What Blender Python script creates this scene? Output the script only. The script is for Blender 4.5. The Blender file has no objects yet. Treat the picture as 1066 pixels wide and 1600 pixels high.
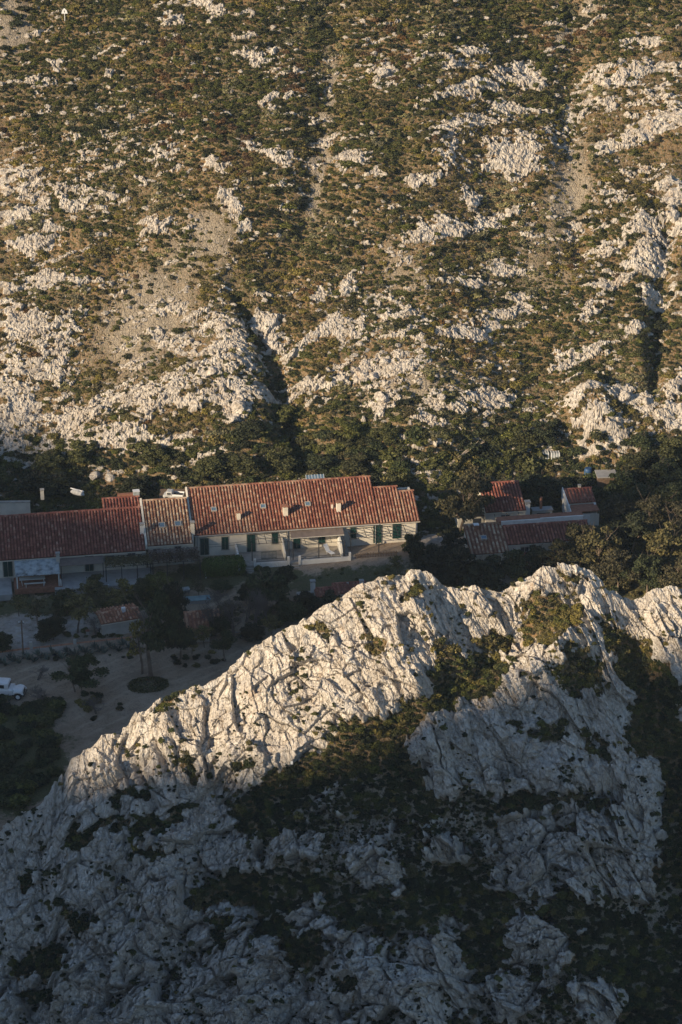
import bpy, bmesh, math, random
import numpy as np
from mathutils import Vector, Matrix, Euler

scene = bpy.context.scene
COL = scene.collection
# ------------------------------------------------------------------ camera
W0, H0 = 1066.0, 1600.0
FPX = 4048.0
PITCH = math.radians(25.0)
CAMZ = 131.4
cam_data = bpy.data.cameras.new('camera')
cam = bpy.data.objects.new('camera', cam_data)
COL.objects.link(cam)
cam.location = (0, 0, CAMZ)
cam.rotation_euler = (math.pi / 2 - PITCH, 0, 0)
cam_data.sensor_fit = 'VERTICAL'
cam_data.sensor_height = 36.0
cam_data.lens = 36.0 * FPX / H0
cam_data.clip_start = 1.0
cam_data.clip_end = 12000.0
scene.camera = cam
# ------------------------------------------------------------------ light
SUN_AZ = math.radians(38.0)      # light travels towards +x turned this much towards +y
SUN_EL = math.radians(19.0)
world = bpy.data.worlds.new('World')
scene.world = world
world.use_nodes = True
nt = world.node_tree
nt.nodes.clear()
wo = nt.nodes.new('ShaderNodeOutputWorld')
bg = nt.nodes.new('ShaderNodeBackground')
sky = nt.nodes.new('ShaderNodeTexSky')
sky.sky_type = 'NISHITA'
sky.sun_disc = False
sky.sun_elevation = SUN_EL
to_sun = Vector((-math.cos(SUN_AZ) * math.cos(SUN_EL), -math.sin(SUN_AZ) * math.cos(SUN_EL), math.sin(SUN_EL)))
sky.sun_rotation = math.atan2(to_sun.x, to_sun.y)
sky.altitude = 100
sky.air_density = 1.2
sky.dust_density = 0.4
sky.ozone_density = 3.4
bg.inputs[1].default_value = 0.082
nt.links.new(sky.outputs[0], bg.inputs[0])
nt.links.new(bg.outputs[0], wo.inputs[0])
sd = bpy.data.lights.new('sun', 'SUN')
sd.energy = 5.0
sd.angle = math.radians(0.5)
sd.color = (1.0, 0.80, 0.54)
sun = bpy.data.objects.new('sun', sd)
COL.objects.link(sun)
sun.rotation_euler = to_sun.to_track_quat('Z', 'Y').to_euler()
sun.location = (-300, -300, 300)
scene.view_settings.view_transform = 'Standard'
scene.view_settings.look = 'None'
scene.view_settings.exposure = 0.76
scene.view_settings.gamma = 1.0
scene.view_settings.use_curve_mapping = False
scene.cycles.max_bounces = 5
scene.cycles.diffuse_bounces = 3
# ------------------------------------------------------------------ helpers
R = math.radians
SP, CP = math.sin(PITCH), math.cos(PITCH)

def ray(px, py):
    u = (px - W0 / 2) / FPX
    v = (H0 / 2 - py) / FPX
    return (u, CP + v * SP, -SP + v * CP)

def at_y(px, py, Y):
    d = ray(px, py)
    t = Y / d[1]
    return Vector((d[0] * t, Y, CAMZ + d[2] * t))

def at_z(px, py, z):
    d = ray(px, py)
    t = (z - CAMZ) / d[2]
    return Vector((d[0] * t, d[1] * t, z))

def project(x, y, z):
    dz = z - CAMZ
    depth = y * CP - dz * SP
    up = y * SP + dz * CP
    return W0 / 2 + FPX * x / depth, H0 / 2 - FPX * up / depth

def hsh(ix, iy, seed):
    h = (ix.astype(np.int64) * 374761393 + iy.astype(np.int64) * 668265263 + seed * 974634777) & 0xFFFFFFFF
    h = ((h ^ (h >> 13)) * 1274126177) & 0xFFFFFFFF
    h = ((h ^ (h >> 16)) * 2246822519) & 0xFFFFFFFF
    h = h ^ (h >> 15)
    return (h & 0xFFFFFF) / float(0xFFFFFF)

def noise(x, y, seed=0):
    ix, iy = np.floor(x), np.floor(y)
    fx, fy = x - ix, y - iy
    ux = fx * fx * fx * (fx * (fx * 6 - 15) + 10)
    uy = fy * fy * fy * (fy * (fy * 6 - 15) + 10)
    def g(ox, oy):
        a = hsh(ix + ox, iy + oy, seed) * 2 * math.pi
        return np.cos(a) * (fx - ox) + np.sin(a) * (fy - oy)
    a = g(0, 0); b = g(1, 0); c = g(0, 1); d = g(1, 1)
    return 1.5 * ((a + (b - a) * ux) * (1 - uy) + (c + (d - c) * ux) * uy)

def fbm(x, y, seed=0, oct=4, rough=0.5):
    s = 0; a = 1.0; t = 0
    for k in range(oct):
        s = s + a * noise(x * 2 ** k + 13.7 * k, y * 2 ** k - 7.3 * k, seed + k)
        t += a; a *= rough
    return s / t * 1.5

def worley(x, y, seed=0):
    """F1, F2, a random value per cell, and the offset to the cell's centre"""
    ix, iy = np.floor(x), np.floor(y)
    f1 = np.full(x.shape, 9.0); f2 = np.full(x.shape, 9.0)
    rv = np.zeros(x.shape); r2 = np.zeros(x.shape); dx = np.zeros(x.shape); dy = np.zeros(x.shape)
    for ox in (-1, 0, 1):
        for oy in (-1, 0, 1):
            cx, cy = ix + ox, iy + oy
            px = cx + 0.1 + 0.8 * hsh(cx, cy, seed)
            py = cy + 0.1 + 0.8 * hsh(cx, cy, seed + 1)
            ex, ey = x - px, y - py
            d = np.sqrt(ex * ex + ey * ey)
            m = d < f1
            f2 = np.where(m, f1, np.minimum(f2, d))
            f1 = np.where(m, d, f1)
            rv = np.where(m, hsh(cx, cy, seed + 2), rv)
            r2 = np.where(m, hsh(cx, cy, seed + 3), r2)
            dx = np.where(m, ex, dx); dy = np.where(m, ey, dy)
    return f1, f2, rv, r2, dx, dy

def blocks(x, y, seed, tilt=1.0, crack=0.12, cd=0.35):
    """fractured rock: every cell its own height and tilt, with a crack round it"""
    f1, f2, rv, r2, dx, dy = worley(x, y, seed)
    a = r2 * 2 * math.pi
    e = np.clip((f2 - f1) / crack, 0, 1)
    return (rv - 0.5) + tilt * (np.cos(a) * dx + np.sin(a) * dy) - cd * (1 - e) ** 2

def smooth(a, b, x):
    t = np.clip((x - a) / (b - a), 0, 1)
    return t * t * (3 - 2 * t)

def ellipses(px, py, lst, soft=0.5):
    """greatest membership of the listed ellipses (cx, cy, rx, ry, degrees, weight)"""
    m = np.zeros(px.shape)
    for e in lst:
        cx, cy, rx, ry = e[:4]
        a = math.radians(e[4]) if len(e) > 4 else 0.0
        w = e[5] if len(e) > 5 else 1.0
        dx, dy = px - cx, py - cy
        u = (dx * math.cos(a) + dy * math.sin(a)) / rx
        v = (-dx * math.sin(a) + dy * math.cos(a)) / ry
        d = np.sqrt(u * u + v * v)
        m = np.maximum(m, w * np.clip(1 + (1 - d) * 0.9, 0, 1.25) * (d < 2.2))
    return m

def poly_dist(px, py, pts):
    """distance to a polyline and the parameter along it (0..1)"""
    best = np.full(px.shape, 1e9); par = np.zeros(px.shape)
    n = len(pts) - 1
    for i in range(n):
        ax, ay = pts[i]; bx, by = pts[i + 1]
        vx, vy = bx - ax, by - ay
        t = np.clip(((px - ax) * vx + (py - ay) * vy) / (vx * vx + vy * vy), 0, 1)
        d = np.hypot(px - ax - t * vx, py - ay - t * vy)
        m = d < best
        best = np.where(m, d, best); par = np.where(m, (i + t) / n, par)
    return best, par

def grid_mesh(name, P, mats, attrs=None, smooth_shade=False):
    """P: (n, m, 3) array of points -> smooth-free grid mesh object"""
    n, m = P.shape[:2]
    me = bpy.data.meshes.new(name)
    me.vertices.add(n * m)
    me.vertices.foreach_set('co', P.reshape(-1).astype(np.float32))
    i = np.arange(n * m).reshape(n, m)
    q = np.stack([i[:-1, :-1], i[1:, :-1], i[1:, 1:], i[:-1, 1:]], -1).reshape(-1)
    nf = (n - 1) * (m - 1)
    me.loops.add(nf * 4)
    me.loops.foreach_set('vertex_index', q.astype(np.int32))
    me.polygons.add(nf)
    me.polygons.foreach_set('loop_start', (np.arange(nf) * 4).astype(np.int32))
    me.polygons.foreach_set('loop_total', np.full(nf, 4, dtype=np.int32))
    me.update(calc_edges=True)
    for k, v in (attrs or {}).items():
        at = me.attributes.new(k, 'FLOAT', 'POINT')
        at.data.foreach_set('value', v.reshape(-1).astype(np.float32))
    me.polygons.foreach_set('use_smooth', np.full(nf, smooth_shade, dtype=bool))
    for mt in mats: me.materials.append(mt)
    o = bpy.data.objects.new(name, me)
    COL.objects.link(o)
    return o

# ------------------------------------------------------------------ materials
def new_mat(name, rough=0.85, spec=0.2):
    m = bpy.data.materials.new(name)
    m.use_nodes = True
    b = m.node_tree.nodes['Principled BSDF']
    b.inputs['Roughness'].default_value = rough
    b.inputs['Specular IOR Level'].default_value = spec
    return m, m.node_tree, b

class NB:
    """tiny node builder"""
    def __init__(s, t): s.t = t
    def n(s, kind, **kw):
        x = s.t.nodes.new('ShaderNode' + kind)
        for k, v in kw.items(): setattr(x, k, v)
        return x
    def link(s, a, b): s.t.links.new(a, b)
    def coord(s, which='Object', scale=(1, 1, 1), rot=(0, 0, 0)):
        c = s.n('TexCoord'); m = s.n('Mapping')
        m.inputs['Scale'].default_value = scale; m.inputs['Rotation'].default_value = rot
        s.link(c.outputs[which], m.inputs[0]); return m.outputs[0]
    def noise(s, vec, scale, detail=4, rough=0.55):
        x = s.n('TexNoise'); x.inputs['Scale'].default_value = scale
        x.inputs['Detail'].default_value = detail; x.inputs['Roughness'].default_value = rough
        if vec is not None: s.link(vec, x.inputs['Vector'])
        return x.outputs['Fac']
    def ramp(s, fac, stops):
        x = s.n('ValToRGB'); e = x.color_ramp.elements
        while len(e) < len(stops): e.new(0.5)
        for k, (p, c) in enumerate(stops):
            e[k].position = p; e[k].color = tuple(c) + (1,) if len(c) == 3 else c
        s.link(fac, x.inputs[0]); return x.outputs[0]
    def mix(s, fac, a, b, mode='MIX'):
        x = s.n('Mix'); x.data_type = 'RGBA'; x.blend_type = mode
        if isinstance(fac, (int, float)): x.inputs[0].default_value = fac
        else: s.link(fac, x.inputs[0])
        for k, v in ((6, a), (7, b)):
            if isinstance(v, tuple): x.inputs[k].default_value = v + (1,) if len(v) == 3 else v
            else: s.link(v, x.inputs[k])
        return x.outputs[2]
    def math(s, op, a, b=0.0):
        x = s.n('Math'); x.operation = op
        for k, v in ((0, a), (1, b)):
            if isinstance(v, (int, float)): x.inputs[k].default_value = v
            else: s.link(v, x.inputs[k])
        return x.outputs[0]
    def attr(s, name):
        x = s.n('Attribute'); x.attribute_name = name; return x.outputs['Fac']
    def bump(s, h, strength, dist, bsdf):
        x = s.n('Bump'); x.inputs['Strength'].default_value = strength; x.inputs['Distance'].default_value = dist
        s.link(h, x.inputs['Height']); s.link(x.outputs[0], bsdf.inputs['Normal'])

def plain(name, col, rough=0.8, var=0.18, scale=3.0, spec=0.2, metal=0.0):
    """painted or rough surface with blotches, dirt and fine grain"""
    m, t, b = new_mat(name, rough, spec)
    k = NB(t); v = k.coord('Object')
    b.inputs['Metallic'].default_value = metal
    big = k.noise(v, scale, 5); fine = k.noise(v, scale * 9, 3)
    dk = tuple(c * (1 - var * 1.6) for c in col); lt = tuple(min(1, c * (1 + var)) for c in col)
    c1 = k.ramp(big, [(0.3, dk), (0.5, col), (0.72, lt)])
    c2 = k.mix(k.math('MULTIPLY', fine, 0.35), c1, tuple(c * 0.7 for c in col))
    k.link(c2, b.inputs['Base Color'])
    k.bump(fine, 0.25, 0.02, b)
    return m

def rock_mat(name, soil=True, tint=(1, 1, 1)):
    m, t, b = new_mat(name, 0.95, 0.1)
    k = NB(t); v = k.coord('Object')
    g1 = k.noise(v, 0.35, 6, 0.6); g2 = k.noise(v, 2.2, 5, 0.6); g3 = k.noise(v, 9.0, 4, 0.65)
    T = lambda c: tuple(a * q for a, q in zip(c, tint))
    base = k.ramp(g1, [(0.3, T((0.44, 0.405, 0.36))), (0.48, T((0.54, 0.50, 0.45))), (0.7, T((0.63, 0.60, 0.55)))])
    stain = k.ramp(g2, [(0.3, (0.46, 0.42, 0.38)), (0.5, (0.88, 0.86, 0.84)), (0.75, (1, 1, 1))])
    c = k.mix(1.0, base, stain, 'MULTIPLY')
    och = k.ramp(k.noise(k.coord('Object', (1, 1, 0.4)), 0.7, 5, 0.65), [(0.58, (0, 0, 0)), (0.74, (1, 1, 1))])
    c = k.mix(k.math('MULTIPLY', och, 0.5), c, T((0.42, 0.27, 0.15)))
    lich = k.ramp(g3, [(0.56, (0, 0, 0)), (0.66, (1, 1, 1))])
    c = k.mix(k.math('MULTIPLY', lich, 0.35), c, (0.17, 0.165, 0.15))
    if soil:
        ra = k.attr('rock')
        st = k.n('TexVoronoi'); st.inputs['Scale'].default_value = 2.6
        k.link(v, st.inputs['Vector'])
        sn = k.noise(v, 5.5, 5, 0.7); sl = k.noise(v, 0.12, 4)
        soilc = k.ramp(sl, [(0.35, (0.115, 0.08, 0.04)), (0.55, (0.20, 0.125, 0.058)), (0.7, (0.28, 0.17, 0.078))])
        soilc = k.mix(k.ramp(sn, [(0.45, (0, 0, 0)), (0.62, (1, 1, 1))]), soilc, (0.27, 0.22, 0.155))
        soilc = k.mix(k.ramp(k.noise(v, 2.0, 4), [(0.5, (0, 0, 0)), (0.64, (1, 1, 1))]), soilc, (0.085, 0.082, 0.04))
        gr = k.attr('gravel')
        gravc = k.mix(k.ramp(k.noise(v, 7.0, 4, 0.7), [(0.38, (0, 0, 0)), (0.55, (1, 1, 1))]), (0.15, 0.12, 0.09), (0.36, 0.31, 0.24))
        soilc = k.mix(gr, soilc, gravc)
        edge = k.math('ADD', ra, k.math('MULTIPLY', k.math('SUBTRACT', sn, 0.5), 0.7))
        f = k.ramp(edge, [(0.42, (0, 0, 0)), (0.52, (1, 1, 1))])
        c = k.mix(f, soilc, c)
    k.link(c, b.inputs['Base Color'])
    h = k.math('ADD', k.noise(k.coord('Object', (1, 1, 1.0)), 3.5, 8, 0.72), k.math('MULTIPLY', g3, 0.4))
    for sc, wt, sq in ((0.9, 0.9, (1.6, 1, 0.7)), (2.6, 0.5, (1.3, 1, 0.8))):      # hairline joints between the blocks
        vo = k.n('TexVoronoi'); vo.feature = 'DISTANCE_TO_EDGE'; vo.inputs['Scale'].default_value = sc
        wv = k.n('VectorMath'); wv.operation = 'MULTIPLY_ADD'
        nz_ = k.n('TexNoise'); nz_.inputs['Scale'].default_value = 1.5; k.link(v, nz_.inputs['Vector'])
        k.link(nz_.outputs['Color'], wv.inputs[0]); wv.inputs[1].default_value = (.35, .35, .35); k.link(k.coord('Object', sq, (0, 0.5, 0)), wv.inputs[2])
        k.link(wv.outputs[0], vo.inputs['Vector'])
        e = k.ramp(vo.outputs['Distance'], [(0.0, (0, 0, 0)), (0.07, (1, 1, 1))])
        h = k.math('ADD', h, k.math('MULTIPLY', e, wt))
    k.bump(h, 0.75, 0.16, b)
    return m

def leaf_mat(name, dark, mid, light, hue=0.0):
    m, t, b = new_mat(name, 0.8, 0.1)
    k = NB(t)
    geo = k.n('NewGeometry'); oi = k.n('ObjectInfo')
    c = k.ramp(geo.outputs['Random Per Island'], [(0.0, dark), (0.5, mid), (1.0, light)])
    v = k.math('ADD', k.math('MULTIPLY', oi.outputs['Random'], 0.75), 0.62)
    hs = k.n('HueSaturation')
    k.link(v, hs.inputs['Value']); k.link(c, hs.inputs['Color'])
    hs.inputs['Hue'].default_value = 0.5
    k.link(k.math('ADD', k.math('MULTIPLY', oi.outputs['Random'], 0.4), 0.76), hs.inputs['Saturation'])
    k.link(hs.outputs[0], b.inputs['Base Color'])
    return m

M = {}
M['rock'] = rock_mat('limestone', True, (1.06, 1.06, 1.06))
M['ridge'] = rock_mat('pale_limestone', True, (1.10, 1.11, 1.13))
M['boulder'] = rock_mat('boulder_stone', False, (1.08, 1.08, 1.08))
M['green'] = leaf_mat('leaf_green', (0.03, 0.036, 0.014), (0.068, 0.072, 0.026), (0.13, 0.13, 0.05))
M['olive'] = leaf_mat('leaf_olive', (0.05, 0.046, 0.018), (0.12, 0.105, 0.038), (0.24, 0.195, 0.08))
M['greyleaf'] = leaf_mat('leaf_grey_green', (0.08, 0.082, 0.042), (0.17, 0.16, 0.08), (0.30, 0.265, 0.15))
M['heather'] = leaf_mat('leaf_heather', (0.045, 0.03, 0.018), (0.11, 0.065, 0.034), (0.19, 0.12, 0.06))
M['pine'] = leaf_mat('needle_dark', (0.016, 0.022, 0.013), (0.036, 0.045, 0.022), (0.07, 0.078, 0.038))
M['pinebrown'] = leaf_mat('needle_brownish', (0.025, 0.026, 0.015), (0.062, 0.058, 0.03), (0.11, 0.095, 0.05))
M['hedge'] = leaf_mat('hedge_leaf', (0.035, 0.062, 0.008), (0.07, 0.12, 0.014), (0.12, 0.19, 0.03))
M['bark'] = plain('bark', (0.17, 0.13, 0.10), 0.9, 0.3, 6)
M['deadwood'] = plain('dead_wood', (0.34, 0.28, 0.22), 0.9, 0.25, 6)
M['twig'] = plain('twig', (0.13, 0.11, 0.10), 0.9, 0.25, 6)
# ================================================================== TERRAIN
HILL_ROCK = [
 (265,28,15,9),(305,5,25,8),(345,18,11,7),(378,22,8,7),(375,55,9,7),(400,90,28,13,-10),(60,130,42,5,0,.8),(92,103,9,7),(170,115,9,8),
 (425,160,9,9),(420,237,38,8,22),(20,280,50,22,0,.85),(50,312,27,15,30),(160,240,60,28,0,.62),(130,310,55,22,0,.66),
 (245,352,16,13),(222,284,15,5),(340,262,13,10),(360,320,17,12,40),(390,362,12,8),(20,335,22,15),(35,385,34,12),(85,355,14,9),(110,315,16,8),(170,310,11,9),
 (597,116,21,13),(709,100,13,8),(742,78,22,5),(748,135,55,11,-15),(708,200,24,15),(738,185,14,12),(793,172,27,9),(803,252,42,22,-5),(693,240,32,12,30),
 (548,245,24,9),(663,282,32,7,-15),(738,318,17,13),(683,360,50,13,-10),(748,350,55,13,-15,.9),(818,115,17,17),(833,130,14,10),(795,110,30,8,-10),(740,205,40,8,-10,.9),
 (968,112,48,15,-10),(998,104,26,12),(1003,65,32,7),(1043,100,27,11),(933,160,27,10),(983,215,34,11,-15),(1023,195,38,16,-15),
 (1058,170,16,20),(938,232,13,7),(1033,150,33,17,0,.8),(1053,300,20,17),(1053,340,16,20),(1018,378,32,27),(958,305,22,15,0,.75),(953,390,32,9),(930,345,40,20,0,.6),(990,275,40,14,-15,.66),(870,200,40,30,0,.56),
 (50,442,60,12,-5),(90,435,16,10),(125,437,27,8),(55,517,42,27,-10),(90,542,38,16,-10),(105,502,22,13),(20,557,20,13),(75,580,32,20),(30,600,38,19,-20),
 (25,640,32,22),(20,482,17,9),(10,662,19,13),(30,715,22,26),(160,645,105,23,-14),(235,633,44,22,-10),(145,693,64,15,-15),(205,685,34,15),(325,605,54,27,0),(305,627,22,16),
 (372,637,20,19),(365,657,16,8),(330,580,22,9),(270,535,44,13,20),(300,495,44,12,20,.9),(368,545,30,42,-30),(413,500,18,32,-38),(400,608,27,12),(280,690,38,10,-10),
 (150,745,13,10),(172,747,15,8),(280,730,13,5),(310,715,22,5,-30),(470,530,27,7,-10),(510,460,21,10),(528,515,22,20),(500,595,54,12,-8),(490,620,22,6),
 (543,445,13,14),(623,500,54,21,-5,.72),(563,520,42,12,-5,.85),(608,575,52,20,-15,.95),(563,587,32,15),(596,628,27,13,-40),(660,532,13,8),(658,548,9,7),(698,517,16,9),
 (758,512,42,15,-5),(798,500,17,13),(803,462,22,7),(828,482,18,8),(943,447,20,8),(968,442,17,7),(995,520,13,7),(1033,535,10,7),(928,485,17,16,0,.75),(1020,465,16,16),(1008,415,27,24),
 (913,550,34,15,-20,.75),(883,570,25,9,-20,.7),(683,622,24,10),(748,622,24,11),(783,622,22,11),(723,637,38,10),(903,637,35,13,-10),(973,620,22,17),(1008,630,14,16),
 (943,693,46,32,0,1),(1053,650,17,22),(1058,595,14,13),(1018,685,12,16),(683,652,54,15,-5,.66),(693,690,17,7),(633,690,32,8,0,.8),(838,700,22,9,0,.8),(663,740,24,22,0,.9),(620,470,80,14,-10,.6),(760,430,80,16,-12,.6),
]
HILL_GRAVEL = [(8,35,32,38),(893,290,22,42,10),(890,235,18,18),(230,500,45,75,35,.95),(330,360,30,40,20,.8),(497,262,9,52,8),(512,150,8,60,5),(905,20,10,42,35),(300,400,40,30,0,.7),(690,440,70,12,-8,.6),(850,420,30,40,0,.5),(650,620,60,30,0,.8),(620,450,25,60,0,.5)]
HILL_BARE = [(8,35,30,35),(893,290,22,40,10),(225,505,42,70,35),(340,365,25,35,20,.8),(497,262,8,50,8),(512,150,6,55,5),(905,20,8,38,35),(640,600,50,18,0,.6),(880,610,60,14,0,.5)]

def build_hill():
    nx, ny = 860, 640
    t = np.linspace(-1, 1, nx)
    xs = 52 * t + 26 * np.sign(t) * np.clip(np.abs(t) - 0.80, 0, 1) ** 1.2 * 6
    s = np.linspace(0, 1, ny)
    ys = 276 + 86 * s + 60 * np.clip(s - 0.93, 0, 1) * 6
    X, Y = np.meshgrid(xs, ys, indexing='ij')
    base0 = 281 + 6 * smooth(10, 26, X) + 4.0 * smooth(-15, -40, X)
    d = Y - base0
    d2 = np.sqrt(d * d + 9) * 0.5 + d * 0.5          # soft start at the foot
    Z = 0.76 * d2 - 0.7
    steep = smooth(0, 8, d)
    Z += steep * (1.6 * fbm(X / 24, Y / 24, 5, 3) + 0.5 * fbm(X / 6, Y / 6, 9, 4))
    px, py = project(X, Y, Z)
    # ravines and spurs, drawn through known landmarks
    def groove(pts, w, depth):
        dd, _ = poly_dist(px, py, pts)
        return -depth * np.exp(-(dd / w) ** 2)
    Z += steep * groove([(520, -60), (515, 120), (490, 300), (445, 420), (440, 560), (470, 700)], 34, 1.5)
    Z += steep * groove([(365, 440), (410, 520), (440, 600), (450, 700)], 15, 1.5)
    Z -= steep * groove([(320, 480), (352, 540), (385, 620)], 24, 0.5)
    Z -= steep * groove([(690, 240), (790, 230), (850, 240)], 40, 1.6)
    Z += steep * groove([(1045, 360), (1030, 480), (1022, 600)], 14, 1.5)
    Z -= steep * groove([(1000, 330), (990, 450), (1000, 560)], 22, 1.0)
    Z += steep * groove([(900, 0), (890, 250), (905, 380)], 26, 1.4)
    Z -= steep * groove([(150, 700), (250, 630), (330, 600)], 40, 1.0)
    Z -= steep * groove([(920, 640), (945, 700)], 40, 3.0)
    nz = fbm(X / 3.1, Y / 3.1, 31, 4, 0.6)
    n2 = fbm(X / 11, Y / 11, 57, 3)
    wpx = px + 15 * fbm(X / 2.6, Y / 2.6, 91, 4, 0.6) + 10 * nz; wpy = py + 12 * fbm(X / 2.6, Y / 2.6, 92, 4, 0.6)
    m = ellipses(wpx, wpy, HILL_ROCK)
    stripe = fbm((X + 0.4 * Y) / 6.5 + 0.3 * nz, (Y - 0.22 * X) / 1.05, 77, 4, 0.6)    # strata bands seen as broken rows of ledges
    hole = fbm(X / 1.0, Y / 0.6, 93, 4, 0.7)
    cf1, cf2, cr1, cr2, _, _ = worley(X / 1.3 + 0.3 * nz, Y / 0.6, 94)
    warp = 0.30 * nz + 0.70 * stripe + 0.62 * hole + 0.50 * (cr1 - 0.55)
    r = m - 0.82 + warp
    r = np.maximum(r, -0.66 + 1.1 * stripe + 0.35 * nz + 0.62 * hole + 0.45 * n2 + 0.22 * smooth(100, 500, py) * (0.4 + 0.6 * smooth(350, 700, np.abs(px - 480))))
    rock = smooth(-0.10, 0.14, r)
    gravel = np.clip(ellipses(wpx, wpy, HILL_GRAVEL) + 0.5 * nz - 0.15, 0, 1) * (1 - rock)
    wx = X + 0.5 * fbm(X / 2.2, Y / 2.2, 3, 3); wy = Y + 0.4 * fbm(X / 2.2, Y / 2.2, 4, 3)
    # beds dip towards the lower left: cells longer along strike
    ca, sa = math.cos(0.35), math.sin(0.35)
    U = (wx * ca + wy * sa); V = (-wx * sa + wy * ca)
    B = 0.60 * blocks(U / 4.2, V / 1.25, 11, 0.6, 0.08, 0.6)
    B += 0.36 * blocks(U / 1.7, V / 0.62, 12, 0.7, 0.12, 0.55)
    B += 0.20 * blocks(U / 0.5, V / 0.36, 13, 0.9, 0.2, 0.5)
    B += 0.08 * fbm(X / 0.35, Y / 0.35, 14, 3)
    up = smooth(-0.10, 0.5, r)
    dsp = steep * rock * (0.12 + 0.34 * up + (0.45 + 0.55 * up) * 0.72 * B)
    Z += dsp * 0.72
    Z += steep * (1 - rock) * (0.10 * fbm(X / 0.8, Y / 0.8, 21, 4, 0.6))
    Yd = Y - dsp * 0.62
    # bushes may stand where rock is low
    bare = ellipses(wpx, wpy, HILL_BARE)
    P = np.stack([X, Yd, Z], -1)
    o = grid_mesh('hill', P, [M['rock']], {'rock': rock * steep, 'gravel': gravel})
    o['kind'] = 'structure'
    return P, rock, gravel, bare, r

HP, Hrock, Hgravel, Hbare, Hr = build_hill()
Hpx, Hpy = project(HP[..., 0], HP[..., 1], HP[..., 2])

# ------------------------------------------------------------------ front ridge
CREST = [(-260,1420),(-120,1365),(-40,1325),(0,1298),(15,1285),(35,1270),(60,1258),(80,1240),(98,1218),(97,1203),(112,1180),(140,1168),(160,1146),(185,1148),(202,1140),(215,1117),(235,1105),
 (260,1086),(290,1078),(320,1070),(345,1050),(375,1028),(395,1005),(430,988),(470,968),(500,947),(530,933),(560,916),(590,906),(610,899),(632,896),(640,886),(655,885),
 (668,892),(685,905),(700,912),(720,918),(750,914),(775,918),(800,916),(820,906),(835,893),(850,884),(870,881),(895,886),(920,889),(935,903),(950,918),(965,926),(985,935),
 (1000,930),(1020,919),(1045,916),(1066,918),(1120,905),(1200,915),(1320,900)]
RIDGE_VEG = [(857,966,34,30,0,1),(838,940,16,10,0,.8),(768,1000,22,12),(700,1015,24,10,20,.8),(583,1010,20,10,0,.8),(735,1062,44,28,0,1.05),(690,1088,48,18,-35,1.05),(648,1112,36,16,-40,1.05),
 (600,1142,34,20,-35,1.1),(556,1172,56,28,-20,1.1),(500,1205,60,20,-12,1.1),(430,1238,56,16,-12,1),(590,1205,50,40,0,1.1),(905,1052,26,34,35,.9),(960,1000,22,18,40,.85),(1000,1050,24,46,-20,1.05),(1025,1115,30,56,0,1.05),
 (1052,1205,32,80,0,1.05),(1062,1310,34,84,0,1.1),(930,1170,36,18,30,.75),(840,1140,50,9,0,.7),(785,1155,20,10,0,.7),(880,1256,60,14,0,.95),(770,1262,60,10,0,.9),(830,1272,60,10,0,.9),(250,1092,20,8,-30,.9),
 (290,1200,9,20,0,.9),(225,1330,24,14,0,.9),(200,1400,36,11,0,.8),(245,1282,50,9,-20,.85),(372,1190,16,9,0,.8),(150,1292,40,7,-12,.85),(120,1312,24,8,-20,.75),(395,1270,44,18,0,.85),(430,1390,66,30,0,.95),(350,1402,48,12,0,.85),
 (480,1480,54,22,0,.9),(590,1420,70,38,0,.85),(700,1410,86,42,0,.95),(770,1490,80,34,0,.95),(650,1330,44,14,0,.7),(900,1430,60,18,0,.85),(970,1480,76,40,0,1.0),(1010,1565,64,44,0,.95),(870,1562,44,18,0,.75),
 (340,1452,22,14,0,.8),(120,1432,42,8,10,.8),(60,1502,40,16,0,.8),(440,1440,36,18,0,.85),(40,1370,18,10,0,.75),(205,1245,26,8,0,.75),(610,1250,70,18,0,.85),(270,1520,16,22,0,.75),(70,1560,34,9,0,.7),(490,985,18,7,0,.7),(645,915,6,18,0,.8),(905,905,14,6,0,.8),
 (230,1240,10,10,0,.8),(460,1290,44,14,0,.75),(560,1540,34,14,0,.7),(710,1570,34,14,0,.7)]
RIDGE_SCREE = [(620,1300,140,70,0,.9),(560,1380,110,70,0,.9),(700,1250,90,40,0,.8),(760,1420,140,90,0,1),(930,1480,140,80,0,1),(820,1550,140,50,0,.8),(1040,1400,60,120,0,1),(520,1270,70,40,0,.9)]
RIDGE_BOSS = [(560,1330,26,14),(600,1370,22,16),(470,1320,24,14),(700,1330,24,16),(800,1380,26,14),(560,1480,40,26),(640,1560,60,30),(780,1550,50,24),(940,1560,40,20),(892,1322,72,58),(860,1210,96,26,10),(750,1185,70,38),(985,1225,44,34,30),(650,1505,62,40),(230,1460,60,46),(380,1495,52,30),(180,1370,60,30,-20),(840,1470,44,34),(1000,1330,24,50),(285,1560,56,40),(480,1430,26,22),(700,1440,22,16),(560,1490,36,26)]

def ridge_front(d):
    return np.where(d < 0, -0.02 * d, 0) + np.where(d < 15, 1.2 * d, 18 + 0.78 * (d - 15))

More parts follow.
